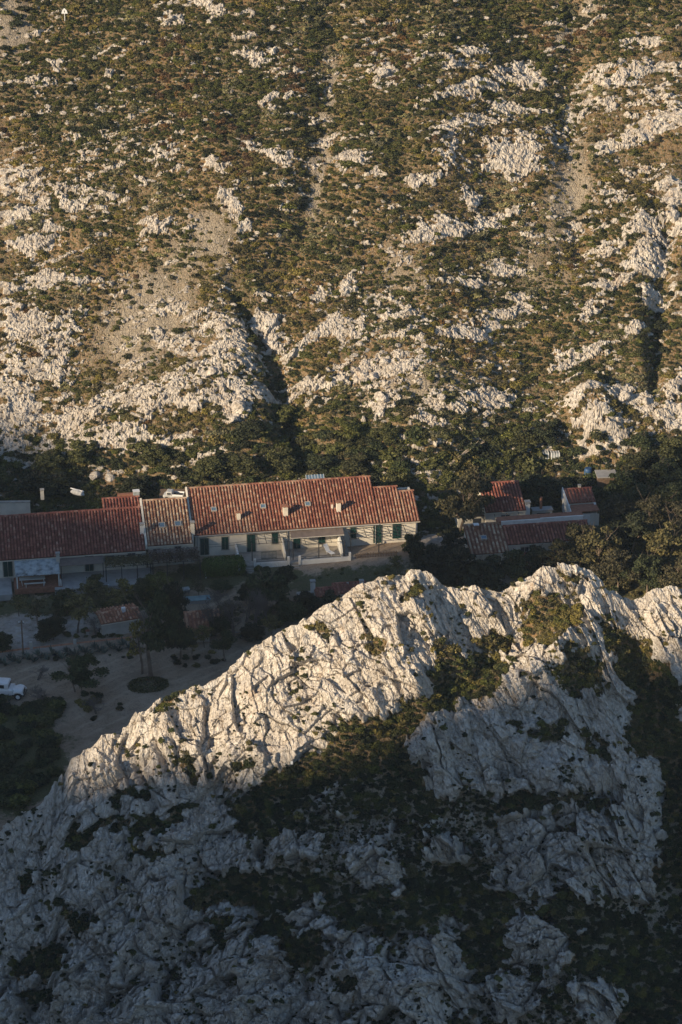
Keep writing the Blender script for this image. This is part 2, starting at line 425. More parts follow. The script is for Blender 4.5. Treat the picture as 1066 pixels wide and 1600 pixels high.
def build_ridge():
    nx, ny = 960, 690
    t = np.linspace(-1, 1, nx)
    xs = 36.5 * t + np.sign(t) * np.clip(np.abs(t) - 0.9, 0, 1) * 150
    cr = [(at_y(px, py, 214 + 8 * max(0, min(1, px / 1066)))) for px, py in CREST]
    cx = np.array([p.x for p in cr]); cz = np.array([p.z for p in cr]); cy = np.array([p.y for p in cr])
    o = np.argsort(cx); cx, cz, cy = cx[o], cz[o], cy[o]
    crest_z = np.interp(xs, cx, cz); crest_y = np.interp(xs, cx, cy)
    # smoother crest for the body, jagged crest only near the top
    ker = np.hanning(61); ker /= ker.sum()
    body_z = np.convolve(np.pad(crest_z, 30, 'edge'), ker, 'valid')
    s = np.linspace(0, 1, ny)
    # d: horizontal distance in front of the crest, dense in view
    dd = np.where(s < 0.12, -26 * ((0.12 - s) / 0.12) ** 1.5, 0) + np.where(s >= 0.12, 34 * (s - 0.12) / 0.88 * (0.75 + 0.25 * (s - 0.12) / 0.88), 0)
    dd = dd + np.where(s > 0.97, (s - 0.97) / 0.03 * 25, 0)
    X, D = np.meshgrid(xs, dd, indexing='ij')
    CZ = crest_z[:, None]; BZ = body_z[:, None]; CY = crest_y[:, None]
    w = np.exp(-np.maximum(np.abs(D), 0) / 2.5)
    front = np.where(D < 15, 1.2 * D, 18 + 0.78 * (D - 15))
    back = -1.25 * np.minimum(D, 0)
    rnd = 0.9 * (1 - np.exp(-np.abs(D) / 1.2)) * 0
    Z = (BZ * (1 - w) + CZ * w) - np.where(D > 0, front, back) - rnd
    Y = CY - D
    Y = Y + 0 * X
    px, py = project(X, Y, Z)
    # large gullies and spurs
    def groove(pts, wd, depth):
        q, _ = poly_dist(px, py, pts)
        return -depth * np.exp(-(q / wd) ** 2)
    G = np.zeros(X.shape)
    G += groove([(870, 950), (800, 1000), (735, 1065), (640, 1120), (560, 1175), (480, 1215), (400, 1250)], 34, 1.7)
    G -= groove([(900, 990), (800, 1060), (690, 1110)], 34, 1.0)
    G += groove([(985, 955), (1010, 1060), (1050, 1200), (1060, 1400)], 34, 2.0)
    G += groove([(925, 1030), (905, 1070), (930, 1180)], 20, 1.0)
    G -= groove([(645, 900), (690, 1000), (720, 1040)], 24, 1.2)
    G -= groove([(560, 930), (620, 1010), (660, 1070)], 30, 0.9)
    G -= groove([(1030, 930), (1050, 1030), (1066, 1120)], 26, 1.2)
    G -= groove([(870, 900), (800, 920), (760, 930)], 26, 0.6)
    G += groove([(715, 925), (740, 960), (800, 1000)], 18, 0.9)
    G += groove([(600, 1250), (700, 1400), (760, 1600)], 70, 2.0)
    G += groove([(330, 1240), (400, 1400), (480, 1600)], 50, 1.6)
    G += groove([(205, 1150), (212, 1200), (240, 1260)], 7, 1.3)
    G += groove([(250, 1110), (245, 1160), (262, 1210)], 6, 0.9)
    G -= groove([(110, 1200), (150, 1200), (215, 1160)], 22, 0.8)
    G += groove([(90, 1262), (160, 1235), (230, 1185)], 6, 0.8)
    nz = fbm(X / 2.6, D / 2.6, 131, 4, 0.6)
    wpx = px + 26 * fbm(X / 3.2, D / 2.4, 132, 4, 0.65); wpy = py + 26 * fbm(X / 3.2, D / 2.4, 133, 4, 0.65)
    boss = ellipses(wpx, wpy, RIDGE_BOSS)
    veg = ellipses(wpx, wpy, RIDGE_VEG)
    scree = np.clip(ellipses(wpx, wpy, RIDGE_SCREE), 0, 1)
    crv = fbm(X / 1.3, D / 1.1, 134, 4, 0.65)
    veg = veg - 1.35 * np.clip(boss - 0.5, 0, 0.5)
    low = smooth(450, 620, px) * smooth(1240, 1330, py)
    veg = np.maximum(veg, low * (0.50 + 0.42 * fbm(X / 5, D / 4, 137, 3)) - 1.35 * np.clip(boss - 0.5, 0, 0.5)) 
    vg = smooth(0.60, 0.85, veg + 0.30 * nz + 0.40 * crv)
    rock = 1 - vg * 0.9
    scr = smooth(0.45, 0.75, scree + 0.4 * nz - 0.9 * np.clip(boss, 0, 1))
    rock = rock * (1 - scr * 0.95)
    lumps = smooth(0.0, 0.25, fbm(X / 1.8, D / 1.8, 150, 4, 0.6) )
    rock = np.maximum(rock, lumps * 0.9 * (vg < 0.5) * (scr > 0.3))
    # fissured rock: slabs run down and to the right
    S = D * 1.55                                       # length down the slope
    k = 0.50 - 0.34 * smooth(2, -12, X)                # lean of the beds
    wx = X + 0.35 * fbm(X / 4.5, S / 9, 201, 3) + 0.05 * fbm(X / 0.8, S / 1.6, 203, 3); ws = S + 0.4 * fbm(X / 4, S / 4, 202, 3)
    U = wx - k * ws; V = ws
    up = smooth(8, 17, S + 5 * fbm(X / 7, S / 7, 60, 3) - 6 * smooth(-8, 4, X))   # lower slope: blockier
    dn = 1 - up
    # upper face: long leaning slabs stepping over one another, cut by fissures and cross joints
    w1 = worley(U / 2.9, V / 7.0, 301)
    def saw(x, fall=0.22):
        f = x - np.floor(x)
        return np.minimum(f / (1 - fall), (1 - f) / fall)
    Bu = 1.10 * blocks(U / 2.7, V / 5.5, 301, 0.80, 0.04, 0.22)
    wob = fbm(X / 5, S / 5, 340, 3)
    Bu += 0.36 * (saw(U / 1.9 + 0.8 * w1[2] + 0.5 * wob + 0.05 * S) - .5) * (0.6 + 0.4 * w1[3])
    Bu += 0.13 * (saw(U / 0.72 + 1.7 * w1[3] + 0.7 * wob) - .5)
    Bu += 0.48 * blocks(U / 1.1, V / 2.4, 302, 1.0, 0.06, 0.28)
    Bu += 0.13 * blocks(U / 0.5, V / 1.2, 303, 1.0, 0.18, 0.5)
    Bu += 0.45 * blocks((X + .2 * S) / 1.9 + 0.3 * nz, (S - .3 * X) / 1.5, 321, 1.2, 0.04, 0.15)
    # lower slope: broken crags with deep clefts
    X2 = X + 0.40 * fbm(X / 3, S / 3, 322, 3); S2 = S + 0.40 * fbm(X / 3, S / 3, 323, 4)
    Bd = 2.5 * blocks((X2 - .3 * S2) / 3.6, S2 / 4.4, 311, 1.0, 0.12, 0.22)
    Bd += 0.45 * (saw((X2 - .35 * S2) / 1.3 + w1[2] + wob) - .5) + 0.3 * (saw((S2 + .5 * X2) / 1.9 + w1[3] - wob, .3) - .5)
    Bd += 1.05 * blocks((X2 - .3 * S2) / 1.5, S2 / 1.9, 312, 1.1, 0.12, 0.3)
    Bd += 0.36 * blocks(X2 / 0.62, S2 / 0.75, 313, 1.0, 0.2, 0.5)
    B = Bu * dn + Bd * up
    B += 0.06 * blocks(wx / 0.27 - 0.4 * ws / 0.27, ws / 0.40, 304, 1.0, 0.25, 0.5)
    rid = 1 - np.abs(fbm(U / 1.5, V / 7.5, 305, 4, 0.6))
    B += 0.15 * (rid - 0.75)
    B += 0.07 * fbm(X / 0.3, S / 0.35, 306, 3, 0.65)
    amp = np.where(D > 0, 1, 0.8) * (0.55 + 0.45 * smooth(0, 2.5, np.abs(D)))
    disp = rock * B * amp * 0.95 + (1 - rock) * 0.15 * fbm(X / 0.7, S / 0.7, 330, 4, 0.6) - 0.35 * (1 - rock) + np.clip(boss, 0, 1) * 0.8
    disp += G * smooth(0, 4, D)
    # along the mean normal of the front face (back face: its own)
    f = smooth(-1.5, 1.0, D)
    nyv = -0.76 * f + 0.7 * (1 - f); nzv = 0.65 + 0 * f
    nxv = -0.25 * np.ones_like(f)
    nl = np.sqrt(nyv ** 2 + nzv ** 2 + nxv ** 2)
    lim = 0.35 * np.exp(-(D / 1.5) ** 2)
    P = np.stack([X + nxv / nl * disp * 0.8, Y + nyv / nl * disp, Z + nzv / nl * (disp - lim * 0.3)], -1)
    P[..., 2] = np.where(D < -1, np.maximum(P[..., 2], -9 + 0 * D), P[..., 2])
    o = grid_mesh('rock_ridge', P, [M['ridge']], {'rock': rock, 'gravel': np.clip(scr * (1 - rock) + 0.25 * (1 - vg), 0, 1)})
    o['kind'] = 'structure'
    return P, rock, vg, veg, D, scr, B

RP, Rrock, Rvg, Rveg, RD, Rscr, RB = build_ridge()
Rpx, Rpy = project(RP[..., 0], RP[..., 1], RP[..., 2])

# ------------------------------------------------------------------ valley floor and far ground
def ground_z(x, y):
    """height of the valley floor: garden level at the houses, falling towards the ridge"""
    x = np.asarray(x, float); y = np.asarray(y, float)
    z = -0.9 - 0.035 * (262 - np.minimum(y, 262)) 
    z = z + (y > 262) * 0.0
    z = z + 0.75 * smooth(262, 270, y + 0.0)
    return z + 0.12 * fbm(x / 9, y / 9, 400, 3)

def build_ground():
    xs = np.concatenate([np.linspace(-140, -48, 30), np.linspace(-47, 60, 420), np.linspace(63, 160, 30)])
    ys = np.concatenate([np.linspace(120, 205, 30), np.linspace(206, 300, 360)])
    X, Y = np.meshgrid(xs, ys, indexing='ij')
    Z = ground_z(X, Y) + 0.03 * fbm(X / 0.7, Y / 0.7, 402, 3)
    q, _ = project(X, Y, Z)
    cyl = 214 + 8 * np.clip(q / 1066, 0, 1)
    Z = Z - 3.0 * np.clip(cyl - Y - 0.3, 0, 8)
    px, py = project(X, Y, Z)
    grass = ellipses(px, py, [(90,945,80,14,-4,.7),(560,905,100,14,-4,.75),(330,900,60,16,0,.7),(200,930,60,16,0,.9),(420,900,40,12,0,.8),(700,905,40,30,0,1),(1000,850,120,60,0,1),(0,1190,70,60,0,.9)])
    pale = ellipses(px, py, [(60,985,70,22,-12,1),(60,960,70,8,-15,.9),(680,835,50,10,0,.9)])
    n = fbm(X / 2.5, Y / 2.5, 404, 4, 0.6)
    o = grid_mesh('ground', np.stack([X, Y, Z], -1), [], {'grass': np.clip(grass + 0.5 * n, 0, 1), 'pale': np.clip(pale + 0.3 * n - 0.1, 0, 1)})
    m, t, b = new_mat('sandy_ground', 0.95, 0.05)
    k = NB(t); v = k.coord('Object')
    c = k.ramp(k.noise(v, 0.25, 5), [(0.3, (0.21, 0.155, 0.11)), (0.5, (0.29, 0.22, 0.16)), (0.7, (0.35, 0.28, 0.21))])
    c = k.mix(k.ramp(k.noise(v, 6, 5, 0.7), [(0.5, (0, 0, 0)), (0.7, (1, 1, 1))]), c, (0.16, 0.12, 0.085))
    c = k.mix(k.attr('pale'), c, k.ramp(k.noise(v, 0.8, 5, .65), [(0.35, (0.26, 0.22, 0.19)), (0.6, (0.40, 0.37, 0.34))]))
    gf = k.ramp(k.math('ADD', k.attr('grass'), k.math('MULTIPLY', k.math('SUBTRACT', k.noise(v, 3.0, 5, 0.7), 0.5), 0.9)), [(0.42, (0, 0, 0)), (0.6, (1, 1, 1))])
    c = k.mix(gf, c, k.ramp(k.noise(v, 7, 4, 0.7), [(0.3, (0.05, 0.055, 0.025)), (0.55, (0.095, 0.09, 0.045)), (0.75, (0.19, 0.16, 0.10))]))
    tr = k.n('TexWave'); tr.wave_type = 'BANDS'; tr.inputs['Scale'].default_value = 0.55; tr.inputs['Distortion'].default_value = 5.0; tr.inputs['Detail'].default_value = 3.0; tr.inputs['Detail Scale'].default_value = 0.5
    k.link(k.coord('Object', (0.25, 1, 1), (0, 0, 0.25)), tr.inputs['Vector'])
    tf = k.math('MULTIPLY', k.ramp(tr.outputs['Fac'], [(0.80, (0, 0, 0)), (0.93, (1, 1, 1))]), k.math('SUBTRACT', 1.0, k.math('MINIMUM', k.math('MULTIPLY', k.attr('grass'), 2.5), 1.0)))
    c = k.mix(k.math('MULTIPLY', tf, k.math('MULTIPLY', k.noise(v, 0.5, 3), 0.7)), c, (0.40, 0.33, 0.25))
    litter = k.ramp(k.noise(v, 1.1, 6, 0.75), [(0.52, (0, 0, 0)), (0.66, (1, 1, 1))])
    c = k.mix(k.math('MULTIPLY', litter, 0.6), c, (0.12, 0.095, 0.065))
    k.link(c, b.inputs['Base Color'])
    k.bump(k.noise(v, 4, 6, 0.7), 0.6, 0.08, b)
    o.data.materials.append(m)
    o['kind'] = 'structure'
build_ground()

def build_far():
    """coarse land that carries the scene on in every direction"""
    xs = np.concatenate([np.linspace(-4000, -200, 30), np.linspace(-180, 180, 37), np.linspace(200, 4000, 30)])
    ys = np.concatenate([np.linspace(-4000, -50, 30), np.linspace(-40, 520, 57), np.linspace(540, 5000, 30)])
    X, Y = np.meshgrid(xs, ys, indexing='ij')
    Z = -14 + 0 * X
    h = np.where(Y > 280, np.minimum(0.76 * (Y - 282), 150 + 0.1 * (Y - 282)), 0) - 6.0
    side = 18 * fbm(X / 140, Y / 140, 501, 4)
    away = smooth(50, 160, np.abs(X)) 
    Z = np.maximum(Z + away * np.abs(side), h + away * side * smooth(300, 380, Y)) 
    Z = np.where((Y > 178) & (Y < 300) & (np.abs(X) < 150), -14 - 6, Z)
    Z = np.where(Y < 178, -24 + 6 * fbm(X / 90, Y / 90, 502, 3), Z)
    Z = np.where((Y < 60), Z - 20, Z)
    o = grid_mesh('terrain', np.stack([X, Y, Z], -1), [M['rock']], {'rock': (fbm(X / 60, Y / 60, 9, 3) > 0.1).astype(float), 'gravel': 0 * X})
    o['kind'] = 'structure'
build_far()

# ------------------------------------------------------------------ the mountain that shades the valley (behind the camera, to its left)
SKYLINE = [(40,78),(100,78),(140,74),(150,71.5),(156,67),(161,60.5),(166,52),(172,49),(179,46),(184,41),(188,52),(192,66),(196,76),(204,76),(208.5,63),(212,57),(219,57),(226,56.5),(234,55),(244,55),(256,57),(280,60),(340,66),(420,70)]
def build_mountain():
    ca, sa = math.cos(SUN_AZ), math.sin(SUN_AZ)
    tan = math.tan(SUN_EL)
    us = np.linspace(-300, 700, 500)
    ws = np.linspace(-1, 1, 91)
    U, Wd = np.meshgrid(us, ws, indexing='ij')
    ALONG = -420.0
    su = np.array([p[0] for p in SKYLINE], float); sv = np.array([p[1] for p in SKYLINE], float)
    crest = np.interp(U, su, sv) - tan * ALONG + 0.8 * fbm(U / 7, 0 * U, 601, 4)
    crest = crest - 90 * smooth(440, 700, U) - 60 * smooth(0, -300, U)
    A = ALONG + Wd * 260
    Z = crest - np.abs(Wd) ** 0.9 * (crest + 40) + np.abs(Wd) * (1 - np.abs(Wd)) * 60 * fbm(U / 60, Wd * 3, 602, 5, 0.6)
    Z = np.minimum(Z, crest - np.abs(Wd) * 25 )
    X = ca * A - sa * U; Y = sa * A + ca * U
    o = grid_mesh('mountain', np.stack([X, Y, Z], -1), [M['rock']], {'rock': (fbm(U / 30, Wd * 8, 9, 4) > -0.05).astype(float), 'gravel': 0 * U})
    o['kind'] = 'structure'
build_mountain()
# ================================================================== VEGETATION
def from_quads(name, quads, mat):
    """quads: (n, 4, 3) -> mesh data"""
    n = len(quads)
    me = bpy.data.meshes.new(name)
    me.vertices.add(n * 4)
    me.vertices.foreach_set('co', quads.reshape(-1).astype(np.float32))
    me.loops.add(n * 4)
    me.loops.foreach_set('vertex_index', np.arange(n * 4, dtype=np.int32))
    me.polygons.add(n)
    me.polygons.foreach_set('loop_start', (np.arange(n) * 4).astype(np.int32))
    me.polygons.foreach_set('loop_total', np.full(n, 4, dtype=np.int32))
    me.update(calc_edges=True)
    me.materials.append(mat)
    return me

def leaf_quads(rs, centers, normals, size, aspect=1.6, jitter=0.8):
    n = len(centers)
    d = normals + jitter * rs.normal(size=(n, 3))
    d /= np.linalg.norm(d, axis=1, keepdims=True) + 1e-9
    r = rs.normal(size=(n, 3))
    a = np.cross(d, r); a /= np.linalg.norm(a, axis=1, keepdims=True) + 1e-9
    b = np.cross(d, a)
    s = size * (0.6 + 0.8 * rs.rand(n, 1))
    a = a * s * aspect * 0.5; b = b * s * 0.5
    return np.stack([centers - a, centers - b * 1.0, centers + a, centers + b * 1.0], 1)

def cloud(seed, n, lobes, leaf, fill=0.35, aspect=1.6):
    """leaf faces spread over and inside a set of lobes (x, y, z, rx, ry, rz)"""
    rs = np.random.RandomState(seed)
    vol = np.array([l[3] * l[4] + l[3] * l[5] for l in lobes]); vol = vol / vol.sum()
    idx = rs.choice(len(lobes), n, p=vol)
    L = np.array(lobes)[idx]
    v = rs.normal(size=(n, 3)); v /= np.linalg.norm(v, axis=1, keepdims=True)
    v[:, 2] = np.where(v[:, 2] < -0.35, -v[:, 2] * 0.6, v[:, 2])
    rad = 1 - fill * rs.rand(n, 1) ** 1.6 + 0.10 * rs.normal(size=(n, 1))
    c = L[:, :3] + v * L[:, 3:6] * rad
    return leaf_quads(rs, c, v, leaf, aspect)

def shrub_mesh(name, seed, mat, n=420, leaf=0.13, kind='round'):
    """a shrub about one metre across, on the origin"""
    rs = random.Random(seed)
    lobes = [(0, 0, 0.2, 0.36, 0.36, 0.34)]
    k = {'round': 6, 'loose': 8, 'spiky': 7, 'low': 9}[kind]
    for i in range(k):
        a = rs.random() * 6.28; q = rs.uniform(0.12, 0.36)
        r = rs.uniform(0.13, 0.24)
        hgt = rs.uniform(0.12, 0.48) if kind != 'low' else rs.uniform(0.05, 0.2)
        if kind == 'spiky': lobes.append((q * math.cos(a), q * math.sin(a), hgt, r * .55, r * .55, r * 1.35))
        else: lobes.append((q * math.cos(a), q * math.sin(a), hgt, r, r, r * (0.8 if kind != 'low' else 0.5)))
    q = cloud(seed, n, lobes, leaf, 0.5)
    return from_quads(name, q, mat)

SHRUBS = {}
for i in range(4): SHRUBS.setdefault('green', []).append(shrub_mesh('green_shrub', 10 + i, M['green'], 900, 0.085, ['round', 'loose', 'round', 'low'][i]))
for i in range(4): SHRUBS.setdefault('olive', []).append(shrub_mesh('olive_shrub', 20 + i, M['olive'], 850, 0.08, ['loose', 'low', 'round', 'spiky'][i]))
for i in range(3): SHRUBS.setdefault('grey', []).append(shrub_mesh('grey_shrub', 30 + i, M['greyleaf'], 480, 0.11, ['loose', 'round', 'low'][i]))
for i in range(3): SHRUBS.setdefault('heather', []).append(shrub_mesh('heather_shrub', 40 + i, M['heather'], 850, 0.075, ['spiky', 'round', 'loose'][i]))
for i in range(3): SHRUBS.setdefault('dark', []).append(shrub_mesh('dark_shrub', 50 + i, M['pine'], 900, 0.085, ['round', 'loose', 'round'][i]))

def scatter_stuff(name, items, label, cat, group=None):
    """items: list of (mesh data, x, y, z, scale xyz, yaw): one object whose points carry the shrubs (geometry nodes)"""
    kinds = []
    for it in items:
        if it[0] not in kinds: kinds.append(it[0])
    me = bpy.data.meshes.new(name)
    me.vertices.add(len(items))
    me.vertices.foreach_set('co', np.array([it[1:4] for it in items], dtype=np.float32).reshape(-1))
    a = me.attributes.new('which', 'INT', 'POINT'); a.data.foreach_set('value', np.array([kinds.index(it[0]) for it in items], dtype=np.int32))
    a = me.attributes.new('size', 'FLOAT_VECTOR', 'POINT'); a.data.foreach_set('vector', np.array([it[4] for it in items], dtype=np.float32).reshape(-1))
    a = me.attributes.new('turn', 'FLOAT_VECTOR', 'POINT'); a.data.foreach_set('vector', np.array([it[5] for it in items], dtype=np.float32).reshape(-1))
    o = bpy.data.objects.new(name, me); COL.objects.link(o)
    ng = bpy.data.node_groups.new(name + '_scatter', 'GeometryNodeTree')
    ng.interface.new_socket('Geometry', in_out='INPUT', socket_type='NodeSocketGeometry')
    ng.interface.new_socket('Geometry', in_out='OUTPUT', socket_type='NodeSocketGeometry')
    N = ng.nodes; Lk = ng.links
    gi = N.new('NodeGroupInput'); go = N.new('NodeGroupOutput')
    join = N.new('GeometryNodeJoinGeometry')
    def attr(nm, ty):
        x = N.new('GeometryNodeInputNamedAttribute'); x.data_type = ty; x.inputs[0].default_value = nm
        return next(s for s in x.outputs if s.enabled and s.name == 'Attribute')
    wh = attr('which', 'INT'); sz = attr('size', 'FLOAT_VECTOR'); tn = attr('turn', 'FLOAT_VECTOR')
    src = bpy.data.collections.new(name + '_kinds')
    e2r = N.new('FunctionNodeEulerToRotation'); Lk.new(tn, e2r.inputs[0])
    for k, md in enumerate(kinds):
        so = bpy.data.objects.new(md.name + '_source', md)      # never linked to the scene: only read by the nodes
        src.objects.link(so)
        oi = N.new('GeometryNodeObjectInfo'); oi.inputs['Object'].default_value = so
        oi.inputs['As Instance'].default_value = True
        ip = N.new('GeometryNodeInstanceOnPoints')
        cmpn = N.new('FunctionNodeCompare'); cmpn.data_type = 'INT'; cmpn.operation = 'EQUAL'
        ii = [s for s in cmpn.inputs if s.enabled]
        Lk.new(wh, ii[0]); ii[1].default_value = k
        Lk.new(gi.outputs[0], ip.inputs['Points'])
        Lk.new(cmpn.outputs[0], ip.inputs['Selection'])
        Lk.new(oi.outputs['Geometry'], ip.inputs['Instance'])
        Lk.new(e2r.outputs[0], ip.inputs['Rotation'])
        Lk.new(sz, ip.inputs['Scale'])
        Lk.new(ip.outputs[0], join.inputs[0])
    Lk.new(join.outputs[0], go.inputs[0])
    md = o.modifiers.new('scatter', 'NODES'); md.node_group = ng
    o['kind'] = 'stuff'; o['label'] = label; o['category'] = cat
    if group: o['group'] = group
    return o

def link_mesh(name, me, loc=(0, 0, 0), rot=(0, 0, 0), scl=(1, 1, 1), parent=None, label=None, cat=None, group=None, kind=None):
    o = bpy.data.objects.new(name, me); COL.objects.link(o)
    o.location = loc; o.rotation_euler = rot; o.scale = scl
    if parent: o.parent = parent
    if label: o['label'] = label
    if cat: o['category'] = cat
    if group: o['group'] = group
    if kind: o['kind'] = kind
    return o

def hill_vegetation():
    rng = np.random.RandomState(7)
    P = HP.reshape(-1, 3); n1 = HP.shape[1]
    px = Hpx.reshape(-1); py = Hpy.reshape(-1)
    rock = Hrock.reshape(-1); bare = Hbare.reshape(-1); r = Hr.reshape(-1); gr = Hgravel.reshape(-1)
    ok = np.where((px > -260) & (px < 1330) & (py > -160) & (py < 860))[0]
    cand = rng.choice(ok, 125000)
    X, Y = P[cand, 0], P[cand, 1]
    lo = fbm(X / 12, Y / 12, 700, 3); mi = fbm(X / 3.2, Y / 3.2, 701, 3); hu = fbm(X / 9, Y / 9, 702, 3); hf = fbm(X / 4, Y / 4, 703, 2)
    band = smooth(640, 740, py[cand])
    sv = fbm(X / 6, Y / 6, 706, 3)
    dens = 0.70 + 0.6 * mi + 0.55 * lo + 0.25 * smooth(260, 60, py[cand])
    DENSE = [(230,60,170,70),(600,200,70,60),(540,330,80,40),(860,90,60,40),(450,330,60,60,0,.9),(250,180,160,50,0,.9),(700,30,220,36),(950,520,110,50,0,.9),(430,640,60,60),(640,480,60,30,0,.7),(1000,480,70,60),(860,510,60,40),(470,210,40,120,0,.8),(960,350,60,40,0,.7),(620,670,80,50),(780,690,90,40),(1000,30,60,30)]
    de = ellipses(px[cand], py[cand], DENSE)
    dens = dens - 0.16 + 0.62 * np.clip(de, 0, 1) * (1 - 0.0 * lo) + 0.7 * band
    dens = dens * (1 - 0.85 * np.clip(bare[cand], 0, 1)) * (1 - 0.35 * np.clip(gr[cand], 0, 1))
    dens = dens * (1 - 0.97 * smooth(0.15, 0.75, rock[cand]) * (1 - 0.1 * band))
    dens = np.where((rock[cand] > 0.6) & (rng.rand(len(cand)) < 0.05), 0.35, dens)
    keep = rng.rand(len(cand)) < np.clip(dens, 0, 1)
    items = []
    occ = {}
    order = np.where(keep)[0]
    RED = [(330,170,90,60,0,1),(400,100,60,50),(240,230,80,30),(620,80,60,30,0,.8),(860,60,60,30,0,.8),(950,60,60,30,0,.7),(180,240,60,40,0,.7)]
    red = ellipses(px[cand], py[cand], RED)
    for q in order:
        c = cand[q]
        x, y, z = P[c]
        b = band[q]
        big = rng.rand()
        size = 0.32 + 1.3 * big ** 2.4
        if b > 0.3: size = 0.8 + 1.3 * big ** 1.3
        size *= math.exp(0.75 * sv[q]) * (1 + 0.45 * min(1, de[q]))
        if rock[c] > 0.3: size *= 0.6
        elif rng.rand() < 0.05 and lo[q] > -0.2: size = rng.uniform(1.5, 2.6)
        # spacing so that crowns only partly overlap
        cell = 0.9
        gx, gy = int(x // cell), int(y // cell)
        crowd = False
        for ox in (-1, 0, 1):
            for oy in (-1, 0, 1):
                for (ax, ay, asz) in occ.get((gx + ox, gy + oy), ()):
                    if (ax - x) ** 2 + (ay - y) ** 2 < (0.185 * (asz + size)) ** 2: crowd = True; break
                if crowd: break
            if crowd: break
        if crowd: continue
        occ.setdefault((gx, gy), []).append((x, y, size))
        u = 1.25 * hu[q] + 0.35 * (rng.rand() - 0.5)
        rr = 0.5 * np.clip(red[q], 0, 1)
        if b > 0.45: kind = 'green' if u > -0.05 else ('dark' if rng.rand() < 0.75 else 'olive')
        elif de[q] > 0.55 and rng.rand() < 0.62: kind = 'green' if rng.rand() < 0.7 else 'dark'
        elif u + rr > 0.58: kind = 'heather' if (rr > 0.2 or rng.rand() < 0.3) and rng.rand() < .7 else 'olive'
        elif u > 0.0: kind = 'olive'
        elif u > -0.28: kind = 'green'
        elif hf[q] > -0.1: kind = 'grey'
        else: kind = 'green'
        v = SHRUBS[kind][rng.randint(len(SHRUBS[kind]))]
        hs = size * rng.uniform(0.6, 0.95) * (0.6 if size > 1.5 and b < 0.3 else 1)
        items.append((v, x, y, z - 0.12 * size, (size * rng.uniform(.85, 1.2), size * rng.uniform(.85, 1.15), hs), (rng.uniform(-.1, .1), rng.uniform(-.1, .1), rng.uniform(0, 6.28)), kind, size / math.hypot(y, CAMZ - z)))
    return items

hill_items = hill_vegetation()

def ridge_vegetation():
    rng = np.random.RandomState(17)
    P = RP.reshape(-1, 3)
    px = Rpx.reshape(-1); py = Rpy.reshape(-1); vg = Rvg.reshape(-1); rock = Rrock.reshape(-1); d = RD.reshape(-1); scr = Rscr.reshape(-1)
    ok = np.where((px > -60) & (px < 1130) & (py > 860) & (py < 1680) & (d > -1.0))[0]
    cand = rng.choice(ok, 42000)
    rb = RB.reshape(-1); lowb = np.percentile(rb[ok], 9)
    items = []; occ = {}
    mi = fbm(P[cand, 0] / 2.5, P[cand, 1] / 2.5, 801, 3)
    for q, c in enumerate(cand):
        p = 0.95 * vg[c] + 0.004 + (1 - vg[c]) * (0.16 * (mi[q] > 0.22)) + (1 - vg[c]) * (rb[c] < lowb) * (0.05 + 0.35 * smooth(4, 12, d[c])) + (1 - vg[c]) * scr[c] * (0.5 + 0.6 * mi[q]) * (1.25 if px[c] > 450 else 1)  
        if rng.rand() > p: continue
        x, y, z = P[c]
        big = rng.rand()
        size = (0.5 + 0.9 * big) if vg[c] > 0.5 else (0.25 + 0.6 * big ** 2)
        cell = 0.8
        gx, gy = int(x // cell), int(y // cell)
        crowd = any((ax - x) ** 2 + (ay - y) ** 2 + (az - z) ** 2 < (0.21 * (s + size)) ** 2 for ox in (-1, 0, 1) for oy in (-1, 0, 1) for ax, ay, az, s in occ.get((gx + ox, gy + oy), ()))
        if crowd: continue
        occ.setdefault((gx, gy), []).append((x, y, z, size))
        u = rng.rand()
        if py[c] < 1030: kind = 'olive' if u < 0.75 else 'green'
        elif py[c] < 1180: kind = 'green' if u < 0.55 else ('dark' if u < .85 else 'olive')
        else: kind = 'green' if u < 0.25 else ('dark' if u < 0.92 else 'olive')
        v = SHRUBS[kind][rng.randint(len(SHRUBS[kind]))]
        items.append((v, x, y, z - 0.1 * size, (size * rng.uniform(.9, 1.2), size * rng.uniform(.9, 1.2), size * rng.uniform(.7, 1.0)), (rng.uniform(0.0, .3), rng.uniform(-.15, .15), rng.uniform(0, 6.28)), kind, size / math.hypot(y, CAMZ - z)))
    return items
ridge_items = ridge_vegetation()

ORD = ['nearest', 'second nearest', 'third nearest', 'fourth nearest', 'fifth nearest', 'sixth nearest', 'seventh nearest', 'eighth nearest', 'ninth nearest', 'tenth nearest', 'eleventh nearest', 'twelfth nearest', 'thirteenth nearest', 'fourteenth nearest', 'fifteenth nearest', 'sixteenth nearest', 'seventeenth nearest', 'eighteenth nearest', 'nineteenth nearest', 'twentieth nearest']
LAND_HILL = [(597,116,'the lone pale boulder high on the hill'),(517,146,'the small gully boulder'),(568,659,'the bright white boulder above the long house'),(948,132,'the rounded boulder under the upper right ledge'),
 (738,318,'the pointed boulder right of the hill centre'),(101,32,'the triangular trail sign'),(372,640,'the big boulder at the foot of the ravine'),(245,352,'the boulder left of the gully'),(730,715,'the dead leaning trunk'),
 (855,716,'the pair of white tanks'),(943,693,'the grey crag on the right'),(492,748,'the solar panel'),(270,772,'the white pickup'),(20,790,'the pale wall at the left edge'),(121,772,'the upturned dinghy'),(1050,342,'the large boulder at the right edge'),
 (893,290,'the right scree patch'),(8,35,'the gravel patch in the top left corner'),(160,650,'the long white ledge on the left'),(640,775,'the stepped roof end'),(1040,560,'the steep dark ravine on the upper right slope'),(640,620,'the terrace of low blocks mid slope'),(1000,760,'the lower right trees'),(330,735,'the left corner of the long roof'),(805,255,'the ribbed white slab on the upper slope')]
